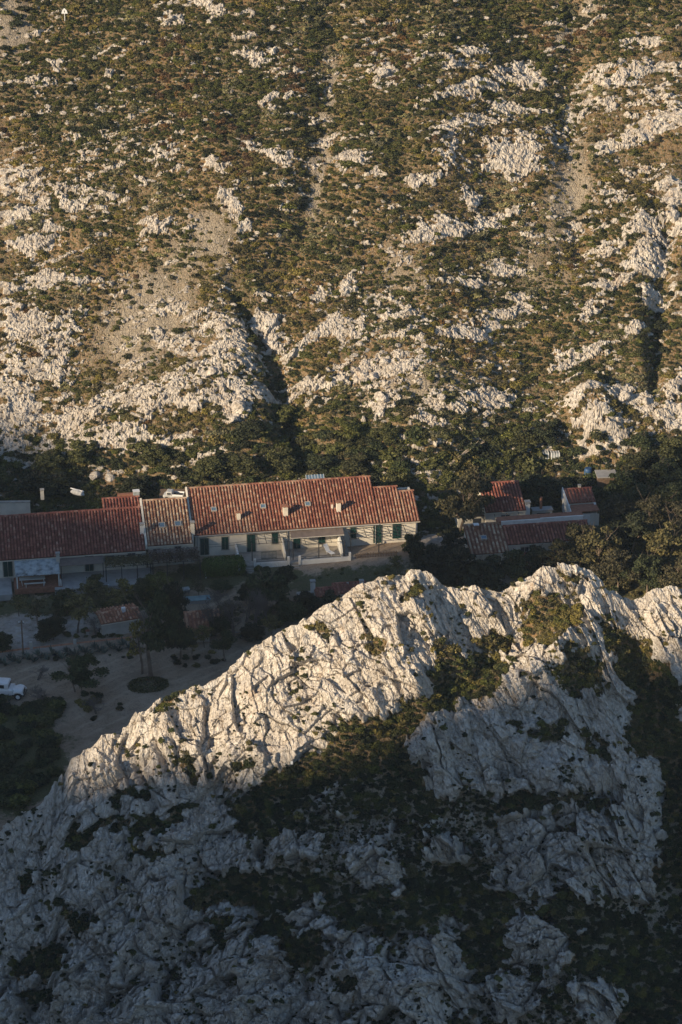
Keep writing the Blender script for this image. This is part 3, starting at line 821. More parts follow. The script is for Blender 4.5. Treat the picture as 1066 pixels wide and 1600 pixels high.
LAND_RIDGE = [(650,890,'the highest white knob of the ridge'),(870,885,'the right white knob of the ridge'),(457,1192,'the small white plate'),(240,1100,'the left shoulder of the crest'),(110,1200,'the leaning slab at the left end'),(735,1065,'the green hollow under the crest'),
 (560,1165,'the dark cleft below the bright face'),(920,1040,'the gully below the right knob'),(1030,1150,'the dark gully at the right edge'),(890,1320,'the round grey crag at the lower right'),(760,1190,'the grey slab below the hollow'),(180,1380,'the lower left crags'),
 (440,1390,'the dark bank in the lower middle'),(650,1500,'the grey boss at the bottom centre'),(230,1460,'the big crag near the bottom left'),(960,1480,'the dark corner at the bottom right'),(650,1310,'the scree in the shaded middle'),(20,1330,'the left foot of the ridge'),(500,960,'the middle of the crest line'),(1040,940,'the right end of the crest'),(300,1280,'the shrubby ledge on the lower left'),(770,1410,'the dark hollow at the lower right')]
TINT = {'green': 'dark green', 'olive': 'olive brown', 'grey': 'pale grey green', 'heather': 'reddish brown', 'dark': 'blackish green'}
def individuals(items, count, land, where):
    """the largest shrubs stand as objects of their own, each told by the landmark next to it; the rest come back"""
    vis = [i for i in items if 0 < project(i[1], i[2], i[3])[0] < 1066 and 0 < project(i[1], i[2], i[3])[1] < 1600]
    vis.sort(key=lambda i: -i[7])
    top = vis[:count]; ids = set(id(t) for t in top)
    groups = {}
    for t in top:
        px, py = project(t[1], t[2], t[3])
        d, n = min((math.hypot(px - a, py - b), n) for a, b, n in land)
        groups.setdefault((t[6], n), []).append((d, t))
    for (kd, n), l in groups.items():
        l.sort(key=lambda q: q[0])
        for k, (d, t) in enumerate(l):
            o = link_mesh(kd + '_shrub', t[0], t[1:4], t[5], t[4])
            o['label'] = '%s shrub, %s to %s' % (TINT[kd], ORD[min(k, 19)], n) if len(l) > 1 else 'large %s shrub close to %s' % (TINT[kd], n)
            o['category'] = 'shrub'; o['group'] = kd + ' shrubs ' + where
    return [i for i in items if id(i) not in ids]

def tufts():
    rng = np.random.RandomState(91)
    P = HP.reshape(-1, 3); px = Hpx.reshape(-1); py = Hpy.reshape(-1); rk = Hrock.reshape(-1); g = Hgravel.reshape(-1); b = Hbare.reshape(-1)
    ok = np.where((px > -40) & (px < 1110) & (py > -30) & (py < 780) & (rk < 0.5))[0]
    out = []
    for c in rng.choice(ok, 17000):
        if rng.rand() > 0.75 - 0.6 * min(1, max(g[c], b[c])): continue
        s = rng.uniform(.2, .45); x, y, z = P[c]; u = rng.rand()
        kd = 'grey' if u < .42 else ('olive' if u < .78 else ('green' if u < .9 else 'heather'))
        out.append((SHRUBS[kd][rng.randint(3)], x, y, z - .05, (s, s, s * .8), (0, 0, u * 60)))
    return out
scatter_stuff('hillside_tufts', tufts(), 'tiny grey green and olive tufts between the larger bushes of the hillside', 'tufts')
rest = individuals(hill_items, 160, LAND_HILL, 'on the hillside')
scatter_stuff('hillside_scrub', rest, 'low green, olive and brown scrub covering the sunlit rocky hillside', 'scrub')
rest = individuals(ridge_items, 95, LAND_RIDGE, 'on the rock ridge')
scatter_stuff('ridge_scrub', rest, 'dark scrub filling the clefts and shaded scree of the front rock ridge', 'scrub')
print('shrubs', len(hill_items), len(ridge_items))

# ------------------------------------------------------------------ boulders and loose stones
def boulder_mesh(name, seed, sub=3):
    rs = np.random.RandomState(seed)
    bm = bmesh.new()
    bmesh.ops.create_icosphere(bm, subdivisions=sub, radius=0.5)
    planes = []
    for k in range(11):
        v = rs.normal(size=3); v /= np.linalg.norm(v); planes.append((v, rs.uniform(0.27, 0.42)))
    for vt in bm.verts:
        c = np.array(vt.co)
        for v, dd in planes:
            s = c.dot(v)
            if s > dd: c = c - v * (s - dd) * 0.93
        c += 0.02 * rs.normal(size=3)
        vt.co = c
    me = bpy.data.meshes.new(name); bm.to_mesh(me); bm.free()
    me.materials.append(M['boulder'])
    return me
BOULD = [boulder_mesh('boulder', 900 + i, 3) for i in range(5)]
STONE = [boulder_mesh('stone', 950 + i, 1) for i in range(4)]

def pick(P, PX, PY, px, py):
    q = np.argmin((PX - px) ** 2 + (PY - py) ** 2)
    return P.reshape(-1, 3)[q]

BOULDERS = [(597,116,2.2,1.4,'large pale boulder alone in green scrub high on the hillside'),
 (517,146,1.2,1.0,'small white boulder at the top of the central gully'),
 (568,659,1.0,1.1,'small bright white boulder above the long tiled house'),
 (948,132,1.9,1.2,'rounded white boulder below the upper right ledge'),
 (738,318,2.2,1.6,'pointed white boulder right of the hill centre'),
 (980,182,1.4,1.1,'round white boulder on the upper right slope'),
 (938,232,1.7,1.0,'flat white boulder beside the right scree patch'),
 (709,100,1.5,1.1,'square white boulder in scrub near the top right'),
 (92,103,1.0,0.9,'small white boulder in scrub near the top left corner'),
 (265,28,1.5,0.9,'pale boulder near the top edge left of centre'),
 (245,352,1.5,1.3,'white boulder left of the central gully in green scrub'),
 (596,624,2.2,1.4,'dark cleft leaning boulder above the main house'),
 (372,640,2.4,2.0,'big white boulder at the lower end of the ravine'),
 (365,657,1.8,0.9,'flat boulder just below the ravine boulder'),
 (330,580,1.9,0.9,'flat white boulder left of the ravine'),
 (660,532,1.5,0.9,'white boulder in the middle of the slope'),
 (658,549,1.2,0.8,'smaller white boulder just under its twin mid slope'),
 (600,570,2.0,1.2,'angular block at the end of a white ledge'),
 (585,590,1.7,1.0,'square block below the angular block of the ledge'),
 (700,518,1.4,0.9,'rounded block on a stony terrace right of centre'),
 (828,482,1.5,0.8,'white block on the right middle slope'),
 (943,447,1.7,0.8,'low pale boulder in scrub on the right slope'),
 (995,520,1.1,0.7,'small pale boulder near the right edge of the slope'),
 (1033,535,1.0,0.7,'small boulder close to the right edge'),
 (973,622,2.2,1.8,'big upright boulder above the dark right thicket'),
 (1008,630,1.3,1.4,'narrow boulder beside the dark right gully'),
 (690,622,1.4,0.9,'low boulder on the terrace above the tall pines'),
 (783,622,1.7,1.0,'pale boulder on the terrace behind the fallen trunk'),
 (148,745,1.9,1.1,'pale boulder behind the left tiled roof'),
 (172,747,1.8,0.9,'pale flat boulder right behind the left tiled roof'),
 (1053,342,2.2,2.0,'large white boulder at the right edge of the slope')]
for j, (bx, by, w, h, lab) in enumerate(BOULDERS):
    p = pick(HP, Hpx, Hpy, bx, by)
    s = w * 0.88
    link_mesh('boulder', BOULD[j % 5], (p[0], p[1], p[2] + h * 0.12), (0.2 * (j % 3), 0.1, j * 1.7), (s, s * 0.85, h), label=lab, cat='boulder', group='loose boulders on the hillside')

def slabs():
    rng = np.random.RandomState(41)
    P = HP.reshape(-1, 3); px = Hpx.reshape(-1); py = Hpy.reshape(-1); r = Hr.reshape(-1)
    ok = np.where((px > -40) & (px < 1110) & (py > -30) & (py < 800) & (r > -0.42) & (r < 0.05))[0]
    out = []
    for c in rng.choice(ok, 3600):
        s = 0.25 + 0.75 * rng.rand() ** 2.5; x, y, z = P[c]
        out.append((BOULD[rng.randint(5)], x, y, z + 0.02 * s, (s * 1.25, s * .85, s * rng.uniform(.45, .8)), (rng.uniform(-.3, .5), rng.uniform(-.3, .3), rng.uniform(-.6, .9))))
    scatter_stuff('hillside_blocks', out, 'broken white limestone blocks strewn in slanting bands over the hillside', 'rocks')
slabs()
def stones():
    rng = np.random.RandomState(31)
    items = []
    P = HP.reshape(-1, 3); px = Hpx.reshape(-1); py = Hpy.reshape(-1); r = Hr.reshape(-1); g = Hgravel.reshape(-1)
    ok = np.where((px > -40) & (px < 1110) & (py > -30) & (py < 800))[0]
    for c in rng.choice(ok, 60000):
        near = np.exp(-((r[c] + 0.15) / 0.22) ** 2)
        if rng.rand() < 0.34 * near + 0.30 * g[c] + 0.03:
            s = 0.10 + 0.45 * rng.rand() ** 4
            if g[c] > 0.4: s *= 0.65
            x, y, z = P[c]
            items.append((STONE[rng.randint(4)], x, y, z + 0.1 * s, (s, s * .8, s * .7), tuple(rng.uniform(0, 6.28, 3))))
    scatter_stuff('hillside_stones', items, 'small loose white stones scattered over the hillside soil', 'stones')
    items2 = []
    P = RP.reshape(-1, 3); px = Rpx.reshape(-1); py = Rpy.reshape(-1); sc = Rscr.reshape(-1); rk = Rrock.reshape(-1); vg = Rvg.reshape(-1)
    ok = np.where((px > -40) & (px < 1110) & (py > 1000) & (py < 1660))[0]
    for c in rng.choice(ok, 30000):
        if rng.rand() < 0.5 * sc[c] * (1 - vg[c]) * (rk[c] < 0.6):
            s = 0.07 + 0.35 * rng.rand() ** 5
            x, y, z = P[c]
            items2.append((STONE[rng.randint(4)], x, y, z + 0.1 * s, (s, s * .8, s * .7), tuple(rng.uniform(0, 6.28, 3))))
    scatter_stuff('scree_stones', items2, 'loose grey scree stones on the shaded lower face of the ridge', 'scree')
    print('stones', len(items), len(items2))
stones()
# ================================================================== HOUSES
TH = R(9.0)
E1 = Vector((math.cos(TH), math.sin(TH), 0)); E2 = Vector((-math.sin(TH), math.cos(TH), 0))
HO = at_z(305, 835, 2.7); HO.z = 0

def wl(s, t, z=0.0):
    return HO + E1 * s + E2 * t + Vector((0, 0, z))
def loc(px, py, z):
    p = at_z(px, py, z) - HO
    return p.x * E1.x + p.y * E1.y, p.x * E2.x + p.y * E2.y

class MB:
    def __init__(s): s.bm = bmesh.new()
    def hexa(s, c):
        v = [s.bm.verts.new(p) for p in c]
        for f in ((0, 3, 2, 1), (4, 5, 6, 7), (0, 1, 5, 4), (1, 2, 6, 5), (2, 3, 7, 6), (3, 0, 4, 7)):
            s.bm.faces.new([v[i] for i in f])
        return s
    def box(s, x0, x1, y0, y1, z0, z1):
        return s.hexa([(x0, y0, z0), (x1, y0, z0), (x1, y1, z0), (x0, y1, z0), (x0, y0, z1), (x1, y0, z1), (x1, y1, z1), (x0, y1, z1)])
    def beam(s, p, q, r=0.04, r2=None):
        p, q = Vector(p), Vector(q); d = (q - p).normalized()
        a = d.cross(Vector((0, 0, 1)))
        if a.length < 0.05: a = Vector((1, 0, 0))
        a.normalize(); b = d.cross(a)
        r2 = r if r2 is None else r2
        return s.hexa([p - a * r - b * r, p + a * r - b * r, p + a * r + b * r, p - a * r + b * r, q - a * r2 - b * r2, q + a * r2 - b * r2, q + a * r2 + b * r2, q - a * r2 + b * r2])
    def tube(s, pts, rad, n=6):
        rings = []
        for i, p in enumerate(pts):
            p = Vector(p)
            d = (Vector(pts[min(i + 1, len(pts) - 1)]) - Vector(pts[max(i - 1, 0)])).normalized()
            a = d.cross(Vector((0.3, 0.2, 1)));
            if a.length < 0.1: a = d.cross(Vector((1, 0, 0)))
            a.normalize(); b = d.cross(a)
            r = rad[i] if isinstance(rad, (list, tuple)) else rad
            rings.append([s.bm.verts.new(p + (a * math.cos(6.2832 * k / n) + b * math.sin(6.2832 * k / n)) * r) for k in range(n)])
        for i in range(len(rings) - 1):
            for k in range(n):
                s.bm.faces.new([rings[i][k], rings[i][(k + 1) % n], rings[i + 1][(k + 1) % n], rings[i + 1][k]])
        s.bm.faces.new(rings[0][::-1]); s.bm.faces.new(rings[-1])
        return s
    def poly(s, pts, th):
        """a flat outline (list of 3-D points) given a thickness vector"""
        th = Vector(th); n = len(pts)
        a = [s.bm.verts.new(p) for p in pts]; b = [s.bm.verts.new(Vector(p) + th) for p in pts]
        s.bm.faces.new(a); s.bm.faces.new(b[::-1])
        for i in range(n): s.bm.faces.new([a[i], b[i], b[(i + 1) % n], a[(i + 1) % n]])
        return s
    def build(s, name, mat, parent=None, **kw):
        bmesh.ops.recalc_face_normals(s.bm, faces=s.bm.faces)
        me = bpy.data.meshes.new(name); s.bm.to_mesh(me); s.bm.free(); me.materials.append(mat)
        return link_mesh(name, me, parent=parent, **kw)

def thing(name, label, cat, at, rz=TH, group=None):
    o = bpy.data.objects.new(name, None); COL.objects.link(o); o.empty_display_size = 0.3
    o.location = at; o.rotation_euler = (0, 0, rz)
    o['label'] = label; o['category'] = cat
    if group: o['group'] = group
    return o

def tile_mat(name, stops, redx=None):
    m, t, b = new_mat(name, 0.85, 0.2)
    k = NB(t); g = k.n('NewGeometry'); v = k.coord('Object')
    c = k.ramp(g.outputs['Random Per Island'], stops)
    if redx:
        n = k.noise(k.coord('Object', (1, 0.3, 1)), 0.22, 3)
        f = k.ramp(n, [(0.42, (0, 0, 0)), (0.56, (1, 1, 1))])
        c = k.mix(k.math('MULTIPLY', f, 0.9), c, k.ramp(g.outputs['Random Per Island'], redx))
    col_ = k.ramp(k.noise(k.coord('Object', (2.7, 0.12, 0.12)), 1.0, 2), [(0.35, (0.55, 0.55, 0.55)), (0.6, (1, 1, 1))])
    c = k.mix(0.35, c, col_, 'MULTIPLY')
    d = k.ramp(k.noise(v, 2.5, 5, 0.7), [(0.35, (0.5, 0.47, 0.45)), (0.55, (1, 1, 1))])
    c = k.mix(0.8, c, d, 'MULTIPLY')
    k.link(c, b.inputs['Base Color'])
    k.bump(k.noise(v, 25, 3), 0.3, 0.02, b)
    return m
REDS = [(0, (0.18, 0.07, 0.05)), (0.4, (0.25, 0.095, 0.065)), (0.75, (0.31, 0.135, 0.09)), (1, (0.42, 0.25, 0.17))]
M['tile_main'] = tile_mat('tiles_mixed', [(0, (0.24, 0.10, 0.07)), (0.35, (0.34, 0.17, 0.115)), (0.6, (0.34, 0.19, 0.13)), (1, (0.41, 0.28, 0.20))], REDS)
M['tile_mid'] = tile_mat('tiles_pale', [(0, (0.26, 0.13, 0.085)), (0.4, (0.38, 0.23, 0.15)), (1, (0.56, 0.44, 0.32))])
M['tile_red'] = tile_mat('tiles_red', [(0, (0.20, 0.07, 0.052)), (0.5, (0.29, 0.105, 0.078)), (0.85, (0.35, 0.14, 0.10)), (1, (0.42, 0.23, 0.17))])
M['tile_orange'] = tile_mat('tiles_orange', [(0, (0.30, 0.12, 0.07)), (0.5, (0.48, 0.22, 0.13)), (1, (0.6, 0.38, 0.26))])
M['pan_red'] = plain('tile_channel_red', (0.13, 0.05, 0.035), 0.9, 0.3, 2)
M['pan_mix'] = plain('tile_channel_brown', (0.20, 0.085, 0.055), 0.9, 0.3, 2)
M['cream'] = plain('cream_render', (0.66, 0.61, 0.52), 0.9, 0.14, 0.8)
M['white'] = plain('white_wash', (0.66, 0.65, 0.62), 0.85, 0.12, 0.9)
M['greywall'] = plain('grey_render', (0.44, 0.42, 0.38), 0.9, 0.15, 0.9)
M['shutter'] = plain('green_paint', (0.012, 0.05, 0.045), 0.6, 0.2, 4)
M['glass'] = plain('dark_glass', (0.03, 0.035, 0.045), 0.12, 0.2, 1, spec=0.6)
M['skyglass'] = plain('sky_glass', (0.10, 0.16, 0.22), 0.08, 0.2, 1, spec=0.9)
M['frame'] = plain('window_frame', (0.40, 0.37, 0.33), 0.6, 0.1, 4)
M['iron'] = plain('dark_iron', (0.04, 0.04, 0.042), 0.6, 0.2, 5)
M['wood'] = plain('weathered_wood', (0.16, 0.11, 0.075), 0.9, 0.3, 5)
M['oldwhite'] = plain('chalky_white_paint', (0.46, 0.46, 0.45), 0.7, 0.25, 3)
M['sheet'] = plain('weathered_sheet', (0.30, 0.33, 0.34), 0.7, 0.5, 1.6)
M['mesh'] = plain('shade_cloth', (0.15, 0.12, 0.105), 0.95, 0.2, 2)
M['stone'] = plain('patio_stone', (0.34, 0.31, 0.27), 0.9, 0.2, 1.5)
M['terra'] = plain('terracotta', (0.28, 0.13, 0.085), 0.9, 0.2, 3)
M['paint'] = plain('white_paint', (0.72, 0.73, 0.74), 0.4, 0.08, 2, spec=0.5)
M['blue'] = plain('blue_plastic', (0.03, 0.075, 0.17), 0.5, 0.1, 3)
M['pool'] = plain('pale_blue_tarp', (0.22, 0.33, 0.36), 0.6, 0.2, 2)
M['concrete'] = plain('concrete', (0.33, 0.32, 0.31), 0.9, 0.15, 1.2)
M['rubber'] = plain('rubber', (0.025, 0.025, 0.027), 0.8, 0.1, 5)

def roof(parent, x0, x1, y0, y1, z0, z1, pan, tile, sp=0.36, lab=None, course=0.42, flip=False):
    """a tiled slope from the eave (y0, z0) up to the ridge (y1, z1): slab, channels and cover tiles"""
    rng = random.Random(int(abs(x0 * 7 + y0 * 13 + z0 * 31)) + 3)
    L = math.hypot(y1 - y0, z1 - z0); ux = Vector((0, (y1 - y0) / L, (z1 - z0) / L)); un = Vector((0, -ux.z, ux.y))
    if un.z < 0: un = -un
    b = MB(); o = Vector((x0, y0, z0)); w = x1 - x0
    c = [o, o + Vector((w, 0, 0)), o + Vector((w, 0, 0)) + ux * L, o + ux * L]
    b.hexa([p - un * 0.11 for p in c] + list(c))
    r = b.build('roof', pan, parent)
    bm = bmesh.new()
    nc = int(w / sp); nr = int(L / course)
    spx = w / nc; crs = L / nr
    for i in range(nc):
        cxx = x0 + (i + 0.5) * spx + rng.uniform(-.012, .012)
        for j in range(nr):
            a = o + ux * (j * crs - 0.04) ; e = o + ux * ((j + 1) * crs + 0.03)
            ra, re = 0.135, 0.105
            la, le = 0.045 + rng.uniform(0, .018), 0.012
            ring = []
            for (q, rr, lift) in ((a, ra, la), (e, re, le)):
                ring.append([bm.verts.new((cxx + rr * math.cos(an), q.y + un.y * (rr * math.sin(an) * 0.95 + lift), q.z + un.z * (rr * math.sin(an) * 0.95 + lift))) for an in (0, 0.9, 1.57, 2.24, 3.1416)])
            for k in range(4): bm.faces.new([ring[0][k], ring[0][k + 1], ring[1][k + 1], ring[1][k]])
            bm.faces.new(ring[0])
    # ridge row
    me = bpy.data.meshes.new('roof_tiles'); bm.to_mesh(me); bm.free(); me.materials.append(tile)
    link_mesh('roof_tiles', me, parent=r, kind='stuff')
    b = MB(); n = int(w / 0.42)
    for i in range(n):
        xa = x0 + w * i / n; xb = x0 + w * (i + 1) / n
        p = o + ux * L
        b.tube([(xa + .01, p.y, p.z + 0.02), (xb + .03, p.y, p.z + 0.03)], [0.15, 0.125], 8)
    b.build('ridge_tiles', tile, r, kind='stuff')
    b = MB(); b.box(x0, x1, y0 - 0.03, y0 + 0.02, z0 - 0.2, z0 - 0.113); b.build('eave_board', M['cream'], parent)
    return r

def chimney(parent, x, y, z0, h, w=0.42, mat='cream', cap='terra'):
    c = MB().box(x - w / 2, x + w / 2, y - w / 2, y + w / 2, z0 - 0.3, z0 + h * 0.82).build('chimney', M[mat], parent)
    b = MB()
    for sx in (-1, 1):
        for sy in (-1, 1): b.box(x + sx * w * .42 - .04, x + sx * w * .42 + .04, y + sy * w * .42 - .04, y + sy * w * .42 + .04, z0 + h * .823, z0 + h * .93)
    b.box(x - w * .62, x + w * .62, y - w * .62, y + w * .62, z0 + h * 0.932, z0 + h)
    b.build('chimney_cap', M[cap], c)

def window(parent, x, z, w, h, kind='window', y=0.0):
    """on a front wall at local y: frame, pane, mullion; or a closed shutter / door leaf made of slats"""
    if kind == 'window':
        b = MB()
        f = 0.07
        b.box(x - w / 2 - f, x - w / 2, y - .05, y - .003, z - f, z + h + f).box(x + w / 2, x + w / 2 + f, y - .05, y - .003, z - f, z + h + f)
        b.box(x - w / 2, x + w / 2, y - .05, y - .003, z + h, z + h + f).box(x - w / 2, x + w / 2, y - .08, y - .003, z - f, z)
        o = b.build('window', M['frame'], parent)
        MB().box(x - w / 2, x + w / 2, y - .016, y - .004, z, z + h).build('pane', M['glass'], o)
        MB().box(x - .025, x + .025, y - .04, y - .018, z, z + h).build('mullion', M['frame'], o)
    else:
        b = MB(); n = 2
        b.box(x - w / 2, x - .015, y - .06, y - .003, z, z + h).box(x + .015, x + w / 2, y - .06, y - .003, z, z + h)
        k = int(h / 0.16)
        for i in range(k):
            zz = z + 0.06 + i * (h - .1) / k
            b.box(x - w / 2 + .05, x - .05, y - .078, y - .061, zz, zz + 0.07).box(x + .05, x + w / 2 - .05, y - .078, y - .061, zz, zz + 0.07)
        o = b.build('door' if kind == 'door' else 'shutter', M['shutter'], parent)
        f = MB(); f.box(x - w / 2 - .09, x - w / 2 - .004, y - .04, y - .003, z, z + h + .09).box(x + w / 2 + .004, x + w / 2 + .09, y - .04, y - .003, z, z + h + .09).box(x - w / 2 - .004, x + w / 2 + .004, y - .04, y - .003, z + h + .004, z + h + .09)
        f.build('surround', M['stone'], o)
        if kind != 'door': MB().box(x - w / 2 - .12, x + w / 2 + .12, y - .13, y - .003, z - .08, z - .004).build('sill', M['stone'], o)

def skylight(parent, x, y, zfun, pitch, w=0.6, l=0.75, open_=0):
    b = MB()
    z = zfun(y)
    c, s = math.cos(pitch), math.sin(pitch)
    def P(a, bb, h): return (x + a, y + bb * c - h * s, z + bb * s + h * c)
    f = .07
    for (a0, a1, b0, b1) in ((-w/2-f, -w/2, -l/2-f, l/2+f), (w/2, w/2+f, -l/2-f, l/2+f), (-w/2, w/2, -l/2-f, -l/2), (-w/2, w/2, l/2, l/2+f)):
        b.hexa([P(a0, b0, .0), P(a1, b0, .0), P(a1, b1, .0), P(a0, b1, .0), P(a0, b0, .24), P(a1, b0, .24), P(a1, b1, .24), P(a0, b1, .24)])
    o = b.build('skylight', M['frame'], parent)
    b = MB(); b.hexa([P(-w/2, -l/2, .1), P(w/2, -l/2, .1), P(w/2, l/2, .1), P(-w/2, l/2, .1), P(-w/2, -l/2, .2), P(w/2, -l/2, .2), P(w/2, l/2, .2), P(-w/2, l/2, .2)])
    b.build('pane', M['skyglass'], o)

def body(parent, x0, x1, y0, y1, z, zr=None, yr=None, mat='cream', base=-1.2):
    """four walls; the gable ends follow the roof line up to (yr, zr)"""
    th = 0.25
    MB().box(x0, x1, y0, y0 + th, base, z).build('front_wall', M[mat], parent)
    yr = y1 if yr is None else yr; zr = z if zr is None else zr
    for xa, nm in ((x0, 'side_wall'), (x1 - th, 'side_wall')):
        pts = [(xa, y0 + th + .002, base), (xa, y1 - th - .002, base), (xa, y1 - th - .002, z + (zr - z) * (1 if yr >= y1 - .01 else 0.0))]
        if yr < y1 - .01: pts += [(xa, yr, zr)]
        pts += [(xa, y0 + th + .002, z + (zr - z) * th / (yr - y0))]
        MB().poly(pts, (th, 0, 0)).build(nm, M[mat], parent)
    zb = zr if yr >= y1 - .01 else z
    MB().box(x0, x1, y1 - th, y1, base, zb - .02).build('back_wall', M[mat], parent)

PIT = R(24)
TP = math.tan(PIT)
# ------------------------------------------------------------------ main long house
h = thing('tiled_house', 'long cream house with the widest orange and red tiled roof and green shuttered doors', 'house', wl(0, 0))
ridge_t = 6.35
zr = lambda t: 2.72 + (t + 0.3) * TP
body(h, 0, 21.3, 0, 9.0, 2.6, 2.6 + ridge_t * TP, ridge_t)
roof(h, -0.25, 21.55, -0.3, ridge_t, 2.72, zr(ridge_t), M['pan_mix'], M['tile_main'])
roof(h, -0.25, 21.55, 9.2, ridge_t + .12, 3.2, zr(ridge_t) - .04, M['pan_mix'], M['tile_main'])
MB().box(21.32, 26.1, 0, .25, -1.2, 2.6).build('front_wall', M['cream'], h)
MB().poly([(25.85, .26, -1.2), (25.85, 5.6, -1.2), (25.85, 5.6, 2.6 + 4 * TP), (25.85, 4.2, 2.6 + 4.0 * TP), (25.85, .26, 2.62)], (.25, 0, 0)).build('side_wall', M['cream'], h)
roof(h, 21.6, 24.5, -0.3, 4.75, 2.68, 2.68 + 5.05 * TP, M['pan_mix'], M['tile_main'])
roof(h, 24.55, 26.35, -0.3, 4.0, 2.66, 2.66 + 4.3 * TP, M['pan_mix'], M['tile_main'])
MB().box(21.6, 26.1, 5.62, 5.85, -1.2, 4.2).build('back_wall', M['cream'], h)
def on(px, py, z=2.2, t=0.0):
    """distance along the house front of what shows at a pixel, and its height"""
    d = ray(px, py)
    # meet the vertical plane t = const
    n = E2; P0 = wl(0, t)
    c = Vector((0, 0, CAMZ)); dv = Vector(d)
    k = (P0 - c).dot(n) / dv.dot(n)
    q = c + dv * k
    return (q - HO).dot(E1), q.z
for (px, pt, pb, w_, kind) in ((320, 841, 868, .95, 'door'), (352, 839, 858, .75, 'shutter'), (393, 835, 864, .95, 'door'), (430, 832, 849, .68, 'shutter'), (464, 840, 862, .8, 'door'),
                               (503, 833, 849, .75, 'shutter'), (552, 824, 841, .65, 'shutter'), (590, 821, 850, .95, 'door'), (620, 816, 841, .95, 'door')):
    s, zb = on(px, pb); _, zt = on(px, pt)
    zt = min(zt, 2.5); zb = max(zb, 0.02)
    window(h, s, zb, w_, zt - zb, kind)
for (px, py) in ((334, 795), (411, 794), (481, 799)):
    s, t = loc(px, py, 4.2); s, t = loc(px, py, zr(t)); 
    skylight(h, s, t, zr, PIT, 0.5, 0.5)
for (px, py, hh, w_) in ((373, 806, 1.0, .42), (446, 800, 1.25, .55), (529, 794, 1.25, .5), (519, 793, .8, .2)):
    s, t = loc(px, py, zr(loc(px, py, 4.0)[1]))
    s, t = loc(px, py, zr(t))
    chimney(h, s, t, zr(t), hh, w_, 'cream')
MB().box(-.42, -.2, -.35, 6.2, 2.3, 2.62).poly([(-.42, -.38, 2.63), (-.42, 6.3, 2.63 + 6.7 * TP), (-.42, 6.3, 2.95 + 6.7 * TP), (-.42, -.38, 2.9)], (.2, 0, 0)).build('gable_parapet', M['cream'], h)
for x in (.25, 10.75, 21.1, 25.9): MB().beam((x, -.08, -.3), (x, -.08, 2.45), .045).build('downpipe', M['concrete'], h)
MB().tube([(-.2, -.38, 2.6), (21.5, -.38, 2.56)], .06, 6).build('gutter', M['concrete'], h)
# solar panel on the ridge
s, t = loc(492, 750, 5.6)
p = thing('solar_panel', 'flat dark solar panel on a stand at the top of the long tiled roof', 'solar panel', wl(s, 6.9, 5.2))
MB().poly([(-1.0, -.3, .25), (1.2, -.3, .25), (1.2, .4, .75), (-1.0, .4, .75)], (0, -.03, .04)).build('panel', M['skyglass'], p)
b = MB()
for x in (-.95, 1.1): b.beam((x, .35, -.4), (x, .35, .7), .03).beam((x, -.25, -.3), (x, -.25, .24), .03)
b.build('stand', M['frame'], p)
b = MB()
for i in range(7): b.poly([(-1.0 + i * .355, -.31, .29), (-.96 + i * .355, -.31, .29), (-.96 + i * .355, .39, .8), (-1.0 + i * .355, .39, .8)], (0, -.01, .02))
b.build('panel_rail', M['paint'], p)

# ------------------------------------------------------------------ middle house
h2 = thing('tiled_house', 'narrow cream house with faded pink tiles and two square skylights between the two long roofs', 'house', wl(-5.6, -1.5))
zr2 = lambda t: 2.5 + (t + .3) * TP
body(h2, 0, 5.3, 0, 8.0, 2.4, 2.4 + 6.0 * TP, 6.0)
roof(h2, -.05, 5.15, -.3, 6.0, 2.5, zr2(6.0), M['pan_mix'], M['tile_mid'])
roof(h2, -.05, 5.15, 8.2, 6.1, 3.2, zr2(6.0) - .03, M['pan_mix'], M['tile_mid'])
MB().poly([(-.3, -.35, 2.1), (-.3, 6.2, 2.1), (-.3, 6.2, 2.7 + 6.5 * TP), (-.3, -.35, 2.72)], (.22, 0, 0)).build('gable_parapet', M['cream'], h2)
for (px, py) in ((253, 818), (278, 816)):
    s, t = loc(px, py, 4.0); s, t = loc(px, py, zr2(t + 1.5)); s, t = loc(px, py, zr2(t + 1.5))
    skylight(h2, s + 5.6, t + 1.5, zr2, PIT, .62, .62)
for (px, py, ww) in ((245, 862, .75), (278, 858, .7)):
    s, z = on(px, py, t=-1.5)
    window(h2, s + 5.6, max(1.2, z - .2), ww, .55, 'window')
for (px, py, mat) in ((222, 830, 'white'), (301, 826, 'cream')):
    s, t = loc(px, py, 3.6)
    chimney(h2, s + 5.6, t + 1.5, zr2(t + 1.5), 1.35, .42, mat, 'concrete')

# ------------------------------------------------------------------ left long house
h3 = thing('tiled_house', 'long low house at the left edge under a dark red tiled roof', 'house', wl(-30, -2.2))
zr3 = lambda t: 2.3 + (t + .3) * TP
body(h3, 0, 24.1, 0, 8.0, 2.15, 2.15 + 5.7 * TP, 5.7)
roof(h3, -.2, 24.05, -.3, 5.7, 2.3, zr3(5.7), M['pan_red'], M['tile_red'])
roof(h3, -.2, 24.05, 8.2, 5.8, 3.0, zr3(5.7) - .03, M['pan_red'], M['tile_red'])
for (px, py, hh) in ((68, 807, 1.0), (90, 861, 1.1)):
    s, t = loc(px, py, 3.4); s, t = loc(px, py, zr3(t + 2.2)); s, t = loc(px, py, zr3(t + 2.2))
    chimney(h3, s + 30, t + 2.2, zr3(t + 2.2), hh, .4, 'greywall', 'concrete')
for (px, py, ww) in ((172, 873, .9), (206, 869, .8), (125, 882, .7), (40, 890, .8)):
    s, z = on(px, py, t=-2.2)
    window(h3, s + 30, max(.9, z - .35), ww, .75, 'window')
s, z = on(12, 880, t=-2.2); window(h3, s + 30, .05, 1.0, 1.9, 'door')
s, z = on(140, 890, t=-2.2); window(h3, s + 30, .05, .9, 1.9, 'door')
